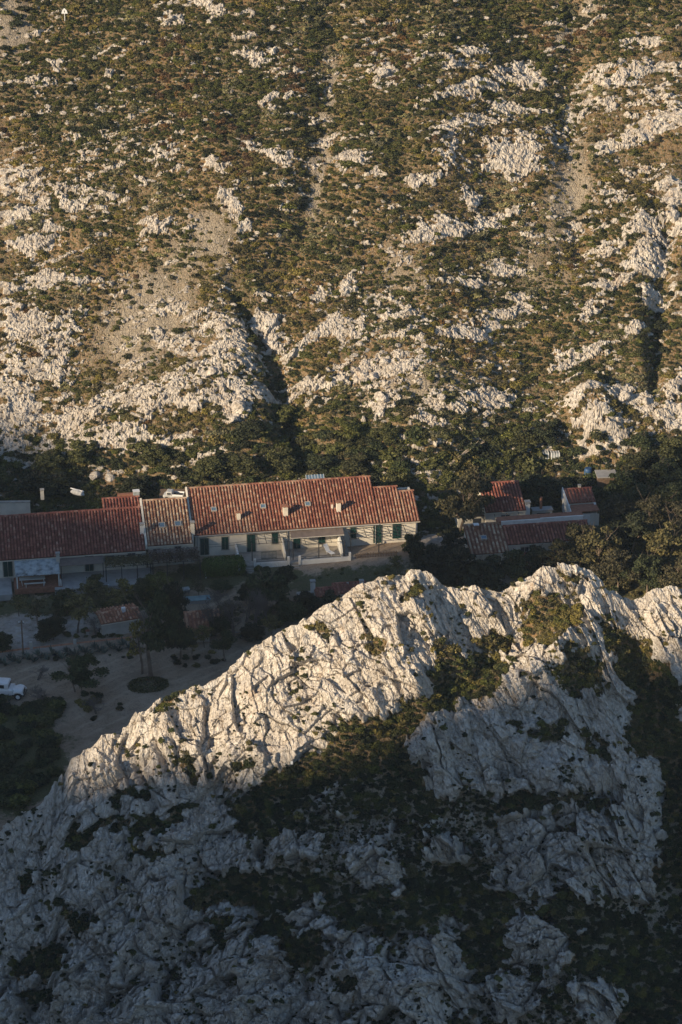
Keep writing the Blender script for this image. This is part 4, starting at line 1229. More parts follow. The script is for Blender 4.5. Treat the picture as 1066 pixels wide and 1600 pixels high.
# small raised roof behind it
s, t = loc(190, 797, 5.0)
h4 = thing('roof_annexe', 'small tiled annexe rising behind the left roof beside the pink tiled house', 'annexe', wl(s - 2.0, t - .2))
body(h4, 0, 4.2, 0, 3.4, 4.3, 5.2, 2.9, 'greywall')
roof(h4, -.1, 4.3, -.2, 2.9, 4.4, 4.4 + 3.1 * .3, M['pan_red'], M['tile_red'])
MB().box(1.8, 3.6, 2.95, 3.4, 4.4, 5.7).build('water_box', M['terra'], h4)

# pale wall and its rubble at the left edge
s, t = loc(0, 800, 0.5)
b = thing('garden_wall', 'low pale rendered wall at the left edge behind the red roof', 'wall', at_z(-20, 803, 1.5), R(2))
MB().box(0, 5.1, 0, .4, -1.5, 1.4).build('wall_face', M['cream'], b)
MB().box(-.05, 5.15, -.05, .45, 1.402, 1.5).build('coping', M['stone'], b)

# ------------------------------------------------------------------ porches, awnings, pergolas in front of the left house
def porch(px0, px1, ytop, ybot, label, mat, zt=2.1, zb=1.9):
    s0, _ = on(px0, ytop, t=-2.5); s1, _ = on(px1, ytop, t=-2.5)
    return s0, s1
s0, _ = on(22, 872, t=-2.5); s1, _ = on(91, 868, t=-2.5)
p = thing('porch', 'grey weathered sheet roofed porch in front of the left house, over a trestle table', 'porch', wl(s0, -2.55))
w_ = s1 - s0
bm = MB()
n = 26
for i in range(n):
    xa = w_ * i / n; xb = w_ * (i + 1) / n; hh = .05 if i % 2 else 0
    bm.hexa([(xa, -3.0, 1.55 + hh), (xb, -3.0, 1.55 + (.05 - hh)), (xb, 0, 2.05 + (.05 - hh)), (xa, 0, 2.05 + hh), (xa, -3.0, 1.60 + hh), (xb, -3.0, 1.60 + (.05 - hh)), (xb, 0, 2.10 + (.05 - hh)), (xa, 0, 2.10 + hh)])
bm.build('roof_sheet', M['sheet'], p)
for x in (.15, w_ - .15):
    MB().box(x - .07, x + .07, -2.95, -2.81, -.6, 1.545).build('post', M['white'], p)
MB().box(-.2, w_ + .2, -3.1, -.05, -.6, .04).build('floor', M['terra'], p)
MB().box(w_ - .02, w_ + .12, -3.0, -2.3, .05, .6).build('side_rail', M['white'], p)
MB().beam((0, -2.9, 1.52), (w_, -2.9, 1.52), .04).build('beam', M['wood'], p)
s, t = loc(50, 905, .8)
tb = thing('trestle_table', 'long pale table on thin legs under the grey porch roof', 'table', wl(s, -4.6, .04))
MB().box(-1.4, 1.5, -.35, .35, .72, .77).build('tabletop', M['white'], tb)
for x in (-1.2, 1.3):
    for y in (-.28, .28): MB().beam((x + .1, y, 0), (x, y, .72), .025).build('leg', M['white'], tb)
bn = thing('bench', 'narrow bench beside the trestle table under the porch', 'bench', wl(s + .3, -5.2, .04))
MB().box(-1.2, 1.2, -.14, .14, .40, .44).build('seat', M['white'], bn)
for x in (-1.0, 1.0): MB().box(x - .03, x + .03, -.12, .12, 0, .398).build('leg', M['white'], bn)

s0, _ = on(93, 868, t=-2.5); s1, _ = on(160, 863, t=-2.5)
p = thing('awning', 'flat brown fabric awning right of the grey porch', 'awning', wl(s0, -2.55))
w_ = s1 - s0
MB().hexa([(0, -1.5, 1.75), (w_, -1.5, 1.75), (w_, 0, 2.0), (0, 0, 2.0), (0, -1.5, 1.79), (w_, -1.5, 1.79), (w_, 0, 2.04), (0, 0, 2.04)]).build('canopy', M['mesh'], p)
for x in (.06, w_ - .06): MB().box(x - .04, x + .04, -1.45, -1.37, -.6, 1.745).build('post', M['iron'], p)
p2 = thing('patio', 'shaded concrete patio in front of the dark red roofed house', 'patio', wl(-30, -6.6))
MB().box(0, 8.6, 0, 4.3, -.8, -.05).box(13.4, 24.6, .3, 4.35, -.8, -.02).build('slab', M['concrete'], p2)

def pergola(name, label, s0, s1, t0, t1, z, nx, ny, mat='iron', posts=3, zbase=-.8, cover=None, r=.035):
    p = thing(name, label, 'pergola', wl(s0, t0))
    w_, d_ = s1 - s0, t1 - t0
    for i in range(nx):
        x = w_ * i / (nx - 1)
        MB().beam((x, 0, z), (x, d_ - .02, z + .15), r).build('rafter', M[mat], p)
    for j in range(ny):
        y = (d_ - .1) * j / max(1, ny - 1)
        MB().beam((-.1, y, z + .15 * y / d_ + .06), (w_ + .1, y, z + .15 * y / d_ + .06), r * .8).build('crossbar', M[mat], p)
    for i in range(posts):
        x = w_ * i / (posts - 1)
        MB().box(x - .05, x + .05, -.05, .05, zbase, z - r - .005).build('post', M[mat], p)
    if cover:
        seed, mtl, dens, leaf = cover
        lobes = [(w_ * (i + .5) / 9, d_ * .45, z + .18, w_ / 12, d_ * .5, .2) for i in range(9)]
        me = from_quads('climber', cloud(seed, dens, lobes, leaf, .9), M[mtl])
        link_mesh('climber', me, parent=p)
    return p
sa, _ = on(165, 885, t=-4.5); sb, _ = on(238, 878, t=-4.5)
pergola('pergola', 'iron pergola covered by a greenish brown climber in front of the dark red roofed house', sa, sb, -5.2, -2.6, 1.75, 6, 3, posts=4, cover=(1201, 'olive', 2600, .13))
sa, _ = on(235, 885, t=-4.5); sb, _ = on(312, 878, t=-4.5)
pergola('pergola', 'pergola with dark brown shade netting in front of the pink tiled house', sa, sb, -5.0, -1.8, 1.72, 7, 3, posts=4, cover=(1202, 'heather', 3600, .13))
ct = thing('net_canopy', 'dark netting stretched over the pergola of the pink tiled house', 'netting', wl(sa, -5.0, 1.95))
bm = MB(); rg = random.Random(3)
for i in range(40):
    for j in range(22):
        if rg.random() < .36: continue
        x = (sb - sa) * i / 40; y = 3.1 * j / 22; z = .14 * y / 3.1 + .02 * rg.random() - .08 * math.sin(i / 40 * 12.5) ** 2
        bm.hexa([(x, y, z), (x + .13, y, z), (x + .13, y + .125, z + .006), (x, y + .125, z + .006), (x, y, z + .01), (x + .13, y, z + .01), (x + .13, y + .125, z + .016), (x, y + .125, z + .016)])
bm.build('net', M['mesh'], ct)

# ------------------------------------------------------------------ terraces in front of the main house
sa, _ = loc(385, 884, .0); sb, _ = loc(548, 873, 0)
p = thing('terrace', 'pale walled terrace with two short flights of steps in front of the long tiled house', 'terrace', wl(5.0, -3.6))
W_ = 12.7
MB().box(0, W_, 0, 3.56, -1.2, 0.0).build('floor', M['stone'], p)
for (xa, xb) in ((1.6, 5.2), (6.8, 12.4)):
    MB().box(xa, xb, -.16, -.003, -1.2, .28).build('parapet', M['white'], p)
    for k in range(2): MB().beam((xa, -.08, .45 + .22 * k), (xb, -.08, .45 + .22 * k), .02).build('rail', M['iron'], p)
for x in (.1, 1.45, 5.35, 6.65, 12.5): MB().box(x - .12, x + .12, -.24, -.003, -1.2, .85).build('pillar', M['white'], p)
for x0_, in ((.25,), (5.5,)):
    for k in range(5): MB().box(x0_, x0_ + 1.0, -.25 - .28 * (k + 1), -.25 - .28 * k - .003, -1.4, -.16 * (k + 1)).build('step', M['stone'], p)
# curved white wall and ramp by the second door
s, z = on(388, 850, t=-1)
cw = thing('garden_wall', 'white curving wall stepping down beside the clipped hedge', 'wall', wl(4.55, -3.9))
for k in range(7):
    MB().box(.0 + .05 * math.sin(k * .5), .22 + .05 * math.sin(k * .5), .003 + k * .55, .55 + k * .55, -1.2, .45 + .12 * k).build('wall_segment', M['white'], cw)
# patio divider walls
dw = thing('divider_wall', 'sloping white stair wall at the right end of the terrace', 'wall', wl(16.6, -3.0))
MB().poly([(0, 0, 0), (0, 2.95, 0), (0, 2.95, 2.1), (0, 1.2, 1.5), (0, 0, .5)], (.18, 0, 0)).build('wall_face', M['white'], dw)
MB().poly([(-.03, -.02, .502), (-.03, 1.2, 1.502), (-.03, 1.2, 1.56), (-.03, -.02, .56)], (.24, 0, 0)).build('coping', M['cream'], dw)
dw = thing('divider_wall', 'low cream side wall between the two halves of the terrace', 'wall', wl(10.0, -2.9))
MB().poly([(0, 0, 0), (0, 2.85, 0), (0, 2.85, 1.6), (0, 0, .9)], (.16, 0, 0)).build('wall_face', M['cream'], dw)
# awning on the main house and pergolas
aw = thing('awning', 'brown pull-out awning over the terrace in the middle of the long house', 'awning', wl(11.0, -.06))
MB().hexa([(0, -1.3, 2.0), (6.2, -1.3, 2.0), (6.2, 0, 2.42), (0, 0, 2.42), (0, -1.3, 2.04), (6.2, -1.3, 2.04), (6.2, 0, 2.46), (0, 0, 2.46)]).build('canopy', M['mesh'], aw)
MB().beam((0, -1.32, 1.99), (6.2, -1.32, 1.99), .04).build('front_bar', M['cream'], aw)
MB().beam((.1, -1.3, 1.97), (.1, -.05, 1.6), .02).beam((6.1, -1.3, 1.97), (6.1, -.05, 1.6), .02).build('arm', M['iron'], aw)
pergola('pergola', 'thin bare iron pergola left of the brown awning on the long house', 6.3, 10.6, -2.4, -.05, 2.05, 6, 3, posts=2, r=.028)
pergola('pergola', 'bare iron pergola frame over the pale terrace under the brown awning', 11.0, 17.0, -2.9, -1.5, 1.85, 5, 2, posts=3, r=.022)
pergola('pergola', 'bare iron pergola carrying leafless vine stems at the right end of the long house', 17.8, 24.4, -2.5, -.05, 1.95, 8, 3, posts=3, r=.03)
cb = thing('cable', 'two dark cables sagging across the cream wall above the hedge', 'cable', wl(.3, -.5))
for z in (1.75, 1.45):
    MB().tube([(x, -.4, z - .12 * math.sin(math.pi * x / 6.0) + .02 * x) for x in [k * .6 for k in range(11)]], .02, 5).build('strand', M['iron'], cb)
g = thing('garden_gate', 'dark metal garden gate in the terrace front under the pergola', 'gate', wl(7.4, -2.2))
for k in range(12): MB().beam((k * .16, 0, 0), (k * .16, 0, .9), .014).build('bar', M['shutter'], g)
MB().beam((0, 0, .9), (1.76, 0, .9), .02).beam((0, 0, .08), (1.76, 0, .08), .02).build('gate_frame', M['shutter'], g)
# picket fence
pf = thing('picket_fence', 'dark picket fence right of the pale terrace', 'fence', wl(18.2, -3.5, -.5))
for k in range(26): MB().box(k * .19, k * .19 + .09, 0, .03, 0, 1.0 + .05 * (k % 2)).build('picket', M['wood'], pf)
MB().box(-.05, 4.95, .032, .08, .25, .33).box(-.05, 4.95, .032, .08, .75, .83).build('rail', M['wood'], pf)
lt = thing('lounge_chair', 'white folding lounge chair on the pale terrace beside the stair wall', 'chair', wl(15.0, -2.0, 0.01), TH + .5)
MB().box(0, .55, -1.0, 0, .3, .34).build('seat', M['paint'], lt)
MB().hexa([(0, .003, .3), (.55, .003, .3), (.55, .6, .95), (0, .6, .95), (0, .003, .34), (.55, .003, .34), (.55, .58, .99), (0, .58, .99)]).build('backrest', M['paint'], lt)
for x in (.03, .5):
    for y in (-.95, -.1): MB().beam((x, y, 0), (x, y, .298), .018).build('leg', M['paint'], lt)
hu = thing('wheelbarrow', 'grey wheelbarrow standing on the gravel below the netted pergola', 'wheelbarrow', at_z(291, 928, -.7), .3)
MB().hexa([(-.3, -.35, .35), (.3, -.35, .35), (.3, .3, .35), (-.3, .3, .35), (-.42, -.5, .7), (.42, -.5, .7), (.42, .42, .7), (-.42, .42, .7)]).build('tray', M['sheet'], hu)
MB().beam((-.25, -.9, .6), (-.1, .7, .2), .025).beam((.25, -.9, .6), (.1, .7, .2), .025).build('handle', M['iron'], hu)
MB().tube([(-.05, .75, .2), (.05, .75, .2)], .2, 14).build('wheel', M['rubber'], hu)
MB().beam((-.25, -.25, 0), (-.25, -.25, .35), .02).beam((.25, -.25, 0), (.25, -.25, .35), .02).build('leg', M['iron'], hu)

# white marker posts in the gardens
LABP = ['white garden post left of the netted pergola', 'white post beside the dark garden gate under the porch', 'second white post below the leafy pergola', 'third white post below the leafy pergola',
        'taller of the two close white posts under the netted pergola', 'shorter of the two close white posts under the netted pergola', 'white post below the left end of the hedge', 'white post at the far right of the garden']
for (px, py, hh), lab in zip(((104, 937, 1.0), (170, 925, .9), (185, 918, .8), (213, 917, .7), (246, 917, 1.1), (239, 915, .8), (322, 905, .8), (660, 858, .6)), LABP):
    q = at_z(px, py, -.8 if px < 330 else -.4)
    o = MB().box(-.06, .06, -.06, .06, -.3, hh).box(-.08, .08, -.08, .08, hh + .002, hh + .06).build('garden_post', M['paint'])
    o.location = q; o['label'] = lab; o['category'] = 'post'; o['group'] = 'white posts in the gardens'

# ------------------------------------------------------------------ right-hand cluster
# front low house: striped left wing and red right wing with white parapet
s0, t0 = loc(738, 866, 2.0); 
ra = thing('tiled_house', 'low house half hidden by pines with a white parapet above its red tiled roof', 'house', wl(s0, t0, -.3))
sx, _ = loc(795, 863, 2.0); w1 = sx - s0
body(ra, 0, w1 - .1, .2, 5.0, 2.1, 2.1 + 4.4 * .36, 4.4)
roof(ra, -.2, w1 + .1, -.1, 4.4, 2.3, 2.3 + 4.5 * .36, M['pan_mix'], M['tile_mid'], .42)
s1, t1 = loc(790, 850, 2.4); s2, t2 = loc(925, 842, 2.4)
a0, a1 = s1 - s0, s2 - s0
body(ra, w1 - .05, a1, 1.3, 4.6, 2.5, 2.5 + 2.6 * .36, 3.9)
roof(ra, w1 + .12, a1 + .1, 1.05, 3.9, 2.66, 2.66 + 2.85 * .36, M['pan_red'], M['tile_red'], .38)
MB().box(w1 + .0, a1 * .62, 3.95, 4.15, 2.9, 4.25).box(a1 * .62 + .02, a1 - .3, 3.98, 4.18, 2.9, 4.32).build('parapet', M['white'], ra)
MB().box(w1 - .3, a1 - .2, 4.2, 5.5, 2.9, 4.18).build('terrace_roof', M['terra'], ra)
roof(ra, w1 + .3, a1 - .4, -.9, .6, 1.1, 1.1 + 1.5 * .36, M['pan_red'], M['tile_red'], .38)
sk, tk = loc(756, 838, 3.1); skylight(ra, sk - s0, tk - t0, lambda y: 2.3 + (y + .1) * .36, math.atan(.36), .55, .5)
sk, tk = loc(744, 824, 3.6); chimney(ra, sk - s0, tk - t0, 2.3 + (tk - t0) * .36, .7, .5, 'terra', 'paint')
for px in (820, 880):
    s, z = on(px, 853, t=t0 + 1.3); window(ra, s - s0, 1.5, .9, .6, 'window', 1.3)
# house B
s0, t0 = loc(760, 800, 2.4)
rb = thing('tiled_house', 'small cream house with a fanned red tiled roof behind the white parapet', 'house', wl(s0, t0, 0))
s1, _ = loc(822, 797, 2.4); w1 = s1 - s0
body(rb, 0, w1, 0, 5.2, 2.3, 2.3 + 4.3 * .38, 4.3)
roof(rb, -.1, w1 + .05, -.2, 4.3, 2.42, 2.42 + 4.5 * .38, M['pan_red'], M['tile_red'], .36)
s, z = on(790, 803, t=t0); window(rb, s - s0, 1.35, 1.0, .5, 'window')
chimney(rb, w1 + .35, .6, 1.2, 2.0, .55, 'white', 'concrete')
for x in (.9, 2.4, 3.8): MB().beam((x, -.05, 2.25), (x + .2, -1.2, 1.2), .02).build('pergola_wire', M['iron'], rb)
# low wing left of B
s2, t2 = loc(716, 812, 1.2)
rw = thing('garden_shed', 'low flat roofed olive wooden shed at the foot of the leaning pine', 'shed', wl(s2, t2, -.2))
w2 = s0 - s2 - .1
MB().box(0, w2, 0, 2.2, -.6, 1.7).build('wall', M['greywall'], rw)
MB().box(-.1, w2 + .05, -.15, 2.3, 1.702, 1.78).build('roof', M['wood'], rw)
MB().box(w2 - 1.3, w2 - .3, -.03, -.003, .7, 1.4).build('window', M['glass'], rw)
fp = thing('outdoor_oven', 'stone outdoor oven with an orange clay flue behind the white parapet', 'oven', wl(*loc(845, 808, .5), 0))
MB().box(-.9, 1.4, 0, .9, -1.0, 1.3).build('oven_body', M['greywall'], fp)
MB().box(-.5, 1.1, -.03, -.003, .3, 1.05).build('oven_mouth', M['rubber'], fp)
MB().box(-1.0, 1.5, -.08, 1.0, 1.302, 1.42).build('slab', M['concrete'], fp)
MB().tube([(.1, .5, 1.42), (.1, .5, 2.9)], .16, 10).build('flue', M['terra'], fp)
# house C
s0, t0 = loc(893, 802, 1.7)
rc = thing('mono_pitch_hut', 'narrow white hut with a sloping terracotta roof beside the right pines', 'hut', wl(s0, t0, -.5))
body(rc, 0, 3.4, 0, 4.6, 2.0, 2.0 + 3.9 * .28, 3.9, 'white')
roof(rc, -.02, 3.45, 1.9, 4.3, 2.62, 2.62 + 2.4 * .3, M['terra'], M['tile_red'], .4)
MB().box(0.0, 3.4, -.15, 1.85, 2.3, 2.42).build('lower_roof', M['terra'], rc)
MB().poly([(-.14, -.1, 2.0), (-.14, 4.5, 2.0), (-.14, 4.5, 3.6), (-.14, -.1, 2.5)], (.12, 0, 0)).build('gable_parapet', M['white'], rc)
MB().box(.8, 2.3, -.03, -.003, .8, 1.9).build('shutter', M['paint'], rc)
MB().beam((-.5, -.1, -1), (-.5, -.1, 2.2), .05).build('drainpipe', M['concrete'], rc)
chimney(rc, 2.0, 4.4, 3.2, .6, .3, 'cream', 'concrete')
# stone hut D
q = pick(HP, Hpx, Hpy, 945, 765)
rd = thing('stone_hut', 'small brown stone hut with a flat roof tucked under the grey crag', 'hut', q + np.array([0, 0, -.3]), R(4))
MB().box(-.9, 1.4, 0, 2.0, -1, 1.9).build('wall', M['wood'], rd)
MB().box(-1.0, 1.5, -.15, 2.1, 1.902, 2.02).build('roof', M['concrete'], rd)
MB().box(-.2, .5, -.03, -.003, 0, 1.5).build('door', M['wood'], rd)
q = pick(HP, Hpx, Hpy, 918, 742)
wb = thing('water_butt', 'blue plastic barrel beside the brown stone hut', 'barrel', q, 0)
MB().tube([(0, 0, 0), (0, 0, .2), (0, 0, .7), (0, 0, .9)], [.42, .48, .48, .4], 14).build('drum', M['blue'], wb)
MB().tube([(0, 0, .902), (0, 0, .95)], .42, 14).build('lid', M['blue'], wb)
# twin white tanks on the hillside
for (px, lab) in ((852, 'left half of the pair of white ribbed tanks on the slope above the pines'), (868, 'right half of the pair of white ribbed tanks on the slope above the pines')):
    q = pick(HP, Hpx, Hpy, px, 720)
    tk_ = thing('water_tank', lab, 'tank', q + np.array([0, 0, 0.1]), .1, 'white tanks on the hillside')
    MB().hexa([(-.55, 0, .102), (.55, 0, .102), (.55, .9, .102), (-.55, .9, .102), (-.5, .12, .95), (.5, .12, .95), (.5, .8, .95), (-.5, .8, .95)]).build('tank_body', M['sheet'], tk_)
    for k in range(4): MB().hexa([(-.56 + .34 * k, -.03, .103), (-.48 + .34 * k, -.03, .103), (-.48 + .34 * k, .93, .103), (-.56 + .34 * k, .93, .103), (-.54 + .32 * k, .09, .98), (-.46 + .32 * k, .09, .98), (-.46 + .32 * k, .83, .98), (-.54 + .32 * k, .83, .98)]).build('rib', M['paint'], tk_)
    MB().box(-.5, .5, -.1, 1.0, -.4, .1).build('cradle', M['concrete'], tk_)

# ------------------------------------------------------------------ small buildings in the lower gardens
q = at_z(180, 1012, -2.2)
sh = thing('garden_house', 'small square grey rendered building with an orange tiled roof and an arched opening', 'outbuilding', q + Vector((-1.2, .6, .2)), R(20))
MB().box(-.2, 4.2, 0, 3.0, -.5, 2.5).build('wall', M['greywall'], sh)
roof(sh, -.35, 4.35, -.2, 1.5, 2.55, 2.95, M['terra'], M['tile_orange'], .36)
roof(sh, -.35, 4.35, 3.2, 1.55, 2.55, 2.93, M['terra'], M['tile_orange'], .36)
MB().box(2.4, 2.8, 1.0, 1.4, 2.9, 3.4).build('vent', M['paint'], sh)
MB().box(-.235, -.203, .8, 1.6, -.1, 1.0).box(-.235, -.203, .9, 1.5, 1.002, 1.25).build('door', M['rubber'], sh)
MB().box(-.25, -.203, .68, .78, -.1, 1.3).box(-.25, -.203, 1.62, 1.72, -.1, 1.3).build('door_frame', M['white'], sh)
tt = thing('tiled_terrace', 'terracotta tiled terrace with a stub chimney left of the small square building', 'terrace', at_z(118, 1005, -1.9), R(6))
MB().box(0, 2.7, 0, 1.7, -.8, .25).build('slab', M['terra'], tt)
MB().box(1.2, 1.55, .5, .85, .252, 1.1).build('stub', M['greywall'], tt)
MB().box(1.15, 1.6, .45, .9, 1.102, 1.18).build('cap', M['terra'], tt)
s0q = at_z(292, 992, -.2)
lo = thing('lean_to', 'steep orange tiled lean-to roof standing among bare trees below the hedge', 'outbuilding', s0q + Vector((0, 0, -1.6)), R(10))
roof(lo, 0, 2.6, 0, 2.8, 1.6, 2.9, M['terra'], M['tile_orange'], .42)
roof(lo, 2.62, 4.0, 1.6, 2.8, 2.35, 2.9, M['terra'], M['tile_orange'], .42)
MB().box(.1, 2.5, .2, 2.6, -.6, 1.5).build('wall', M['greywall'], lo)
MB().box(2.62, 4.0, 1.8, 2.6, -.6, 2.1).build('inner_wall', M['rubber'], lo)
MB().box(0, 2.6, -.12, -.05, 1.35, 1.5).build('eave_beam', M['concrete'], lo)
pl = thing('water_basin', 'pale blue covered basin behind the steep lean-to roof', 'basin', at_z(285, 948, -1.2), R(10))
MB().box(0, 3.2, 0, 1.1, -.6, .6).build('basin_wall', M['concrete'], pl)
MB().box(-.05, 3.25, -.05, 1.15, .602, .66).build('cover', M['pool'], pl)
MB().box(-.5, -.06, -.2, .3, -.3, .9).build('pump_box', M['paint'], pl)
fw = thing('wooden_fence', 'low grey rail fence in front of the lean-to roof', 'fence', at_z(305, 1000, -1.8), R(8))
for k in range(6): MB().box(k * 1.0, k * 1.0 + .1, 0, .1, -.3, .75).build('post', M['wood'], fw)
for z in (.25, .6): MB().box(-.1, 5.2, -.04, -.003, z, z + .09).build('rail', M['concrete'], fw)
for (px0, px1, py, lab, ch) in ((466, 527, 932, 'low hut roof with one white chimney just behind the ridge crest', 493), (522, 575, 924, 'second low hut roof further right just behind the ridge crest', 567)):
    q = at_z(px0, py + 4, .1)
    L = (px1 - px0) / 13.6
    o = thing('low_hut', lab, 'hut', q + Vector((0, 0, -1.9)), R(9))
    MB().box(.1, L - .1, .1, 2.0, -.8, 1.8).build('wall', M['greywall'], o)
    if ch < 500:
        MB().box(0, 2.2, 0, 1.5, 1.85, 1.93).build('flat_roof', M['concrete'], o)
        roof(o, 2.0, L, -.1, 1.5, 1.96, 2.3, M['terra'], M['tile_red'], .36)
        chimney(o, 1.9, 1.6, 1.9, 1.4, .5, 'white', 'concrete')
    else:
        roof(o, 0, L, -.1, 1.7, 1.9, 2.3, M['terra'], M['tile_red'], .36)
        chimney(o, L - .6, 1.0, 1.9, 1.0, .42, 'white', 'concrete'); chimney(o, 1.8, 1.5, 2.0, .45, .2, 'white', 'concrete')
# red coped garden wall in front of the agaves, lower left
gw = thing('garden_wall', 'long garden wall with terracotta coping running beside the agave hedge', 'wall', at_z(-14, 1026, -1.7), R(13.5))
MB().box(0, 16.0, 0, .25, -1, .35).build('wall_face', M['greywall'], gw)
for k in range(36): MB().tube([(k * .444 + .01, .12, .36), (k * .444 + .43, .12, .37)], [.17, .15], 8).build('coping_tile', M['tile_orange'], gw)
for (x, hh) in ((4.4, 1.2), (9.2, .9)): MB().box(x - .17, x + .17, -.05, .3, -.9, hh).build('pillar', M['greywall'], gw)
# utility pole
up = thing('utility_pole', 'thin grey utility pole with insulators standing at the left beside the garden wall', 'pole', at_z(37, 1036, -2.2), 0)
MB().tube([(0, 0, -.3), (0.02, 0, 2.5), (0.03, 0, 5.2)], [.11, .09, .07], 8).build('pole_shaft', M['wood'], up)
MB().box(-.28, .3, -.04, .04, 4.85, 4.93).build('crossarm', M['iron'], up)
for x in (-.24, 0, .26): MB().tube([(x, 0, 4.93), (x, 0, 5.07)], .05, 8).build('insulator', M['paint'], up)
# ================================================================== TREES
def limb_mesh(name, seed, kind, mat):
    """trunk with limbs; unit height 1"""
    rg = random.Random(seed); b = MB()
    def grow(p, d, L, r, lvl):
        pts = [p]; rad = [r]
        q = Vector(p); dd = Vector(d)
        for k in range(4):
            dd = (dd + Vector((rg.uniform(-.2, .2), rg.uniform(-.2, .2), rg.uniform(-.05, .16)))).normalized()
            q = q + dd * L / 4; pts.append(q.copy()); rad.append(r * (1 - .17 * (k + 1)))
        b.tube(pts, rad, 6 if lvl < 1 else 4)
        if lvl >= (4 if kind == 'bare' else 2): return
        nb = {0: 6, 1: 4, 2: 4, 3: 3}[lvl] if kind == 'bare' else {0: 7, 1: 3}[lvl]
        for k in range(nb):
            f = rg.uniform(.35 if lvl == 0 else .25, 1.0)
            i = min(3, int(f * 4)); pp = pts[i].lerp(pts[i + 1], f * 4 - i) if f < 1 else pts[-1]
            a = rg.uniform(0, 6.28); up = rg.uniform(.25, .9)
            nd = Vector((math.cos(a), math.sin(a), up)).normalized()
            nd = (nd + dd * .4).normalized()
            grow(pp, nd, L * rg.uniform(.42, .62), max(rad[i] * .5, .0035), lvl + 1)
    if kind == 'bare':
        for k in range(2):
            grow(Vector((rg.uniform(-.03, .03), 0, 0)), Vector((rg.uniform(-.3, .3), rg.uniform(-.2, .2), 1)).normalized(), .58, .022, 0)
    else:
        lean = rg.uniform(-.2, .2)
        grow(Vector((0, 0, -.03)), Vector((lean, 0, 1)).normalized(), .8, .035, 0)
    bmesh.ops.recalc_face_normals(b.bm, faces=b.bm.faces)
    me = bpy.data.meshes.new(name); b.bm.to_mesh(me); b.bm.free(); me.materials.append(mat)
    return me

def crown_mesh(name, seed, mat, n, leaf, shape='pine'):
    """crown of a tree one metre tall, leaf faces in many clumps with gaps between them"""
    rg = random.Random(seed); lobes = []
    k = 26 if shape == 'pine' else 34
    for i in range(k):
        a = rg.random() * 6.28
        if shape == 'pine':
            z = rg.uniform(.42, 1.0); q = rg.uniform(.05, .42) * (1.1 - .6 * max(0, z - .6) / .4)
            r = rg.uniform(.075, .15); lobes.append((q * math.cos(a), q * math.sin(a), z, r * 1.25, r * 1.25, r * .6))
        elif shape == 'low':
            z = rg.uniform(.15, .85); q = rg.uniform(.0, .5) * math.sqrt(1.05 - z * .8)
            r = rg.uniform(.1, .19); lobes.append((q * math.cos(a), q * math.sin(a), z, r, r, r * .8))
        else:
            z = rg.uniform(.35, .97); q = rg.uniform(.0, .4) * math.sqrt(1.05 - (z - .3))
            r = rg.uniform(.07, .13); lobes.append((q * math.cos(a), q * math.sin(a), z, r, r, r * .8))
    return from_quads(name, cloud(seed, n, lobes, leaf, .8), mat)

TRUNK = [limb_mesh('trunk', 70 + i, 'pine', M['bark']) for i in range(4)]
BARE = [limb_mesh('branches', 80 + i, 'bare', M['twig']) for i in range(3)]
CROWN = {'pine': [crown_mesh('crown', 100 + i, M['pine'], 7500, .034) for i in range(3)],
         'brown': [crown_mesh('crown', 110 + i, M['pinebrown'], 7500, .033) for i in range(4)],
         'dark': [crown_mesh('crown', 120 + i, M['pine'], 7500, .042, 'low') for i in range(3)],
         'green': [crown_mesh('crown', 130 + i, M['green'], 7500, .042, 'low') for i in range(3)],
         'thin': [crown_mesh('crown', 140 + i, M['olive'], 1100, .04, 'open') for i in range(3)]}
NAME = {'pine': 'pine_tree', 'brown': 'pine_tree', 'dark': 'dense_tree', 'green': 'dense_tree', 'thin': 'sparse_tree', 'bare': 'bare_tree'}
_tc = [0]
def tree(px, py, z, hgt, wid, kind, label, group=None, hill=False, lean=0.0):
    _tc[0] += 1; i = _tc[0]
    if hill: q = Vector([float(c) for c in pick(HP, Hpx, Hpy, px, py)])
    else:
        q = at_z(px, py, z)
        q.z = float(ground_z(q.x, q.y)) if abs(float(ground_z(q.x, q.y)) - z) < 2 else z
    t = thing(NAME[kind], label, 'tree', q, i * 1.3, group)
    t.rotation_euler = (0, 0, 0)
    k = wid / hgt
    if kind == 'bare':
        link_mesh('branches', BARE[i % 3], (0, 0, 0), (lean, 0, i * 2.1), (hgt * k * 1.2, hgt * k * 1.2, hgt), parent=t)
        return t
    link_mesh('trunk', TRUNK[i % 4], (0, 0, 0), (0, lean, i * 2.1), (hgt * .8, hgt * .8, hgt), parent=t)
    c = CROWN[kind]
    link_mesh('crown', c[i % len(c)], (lean * hgt * .8, 0, 0), (0, 0, i * 1.7), (hgt * k, hgt * k, hgt), parent=t)
    return t

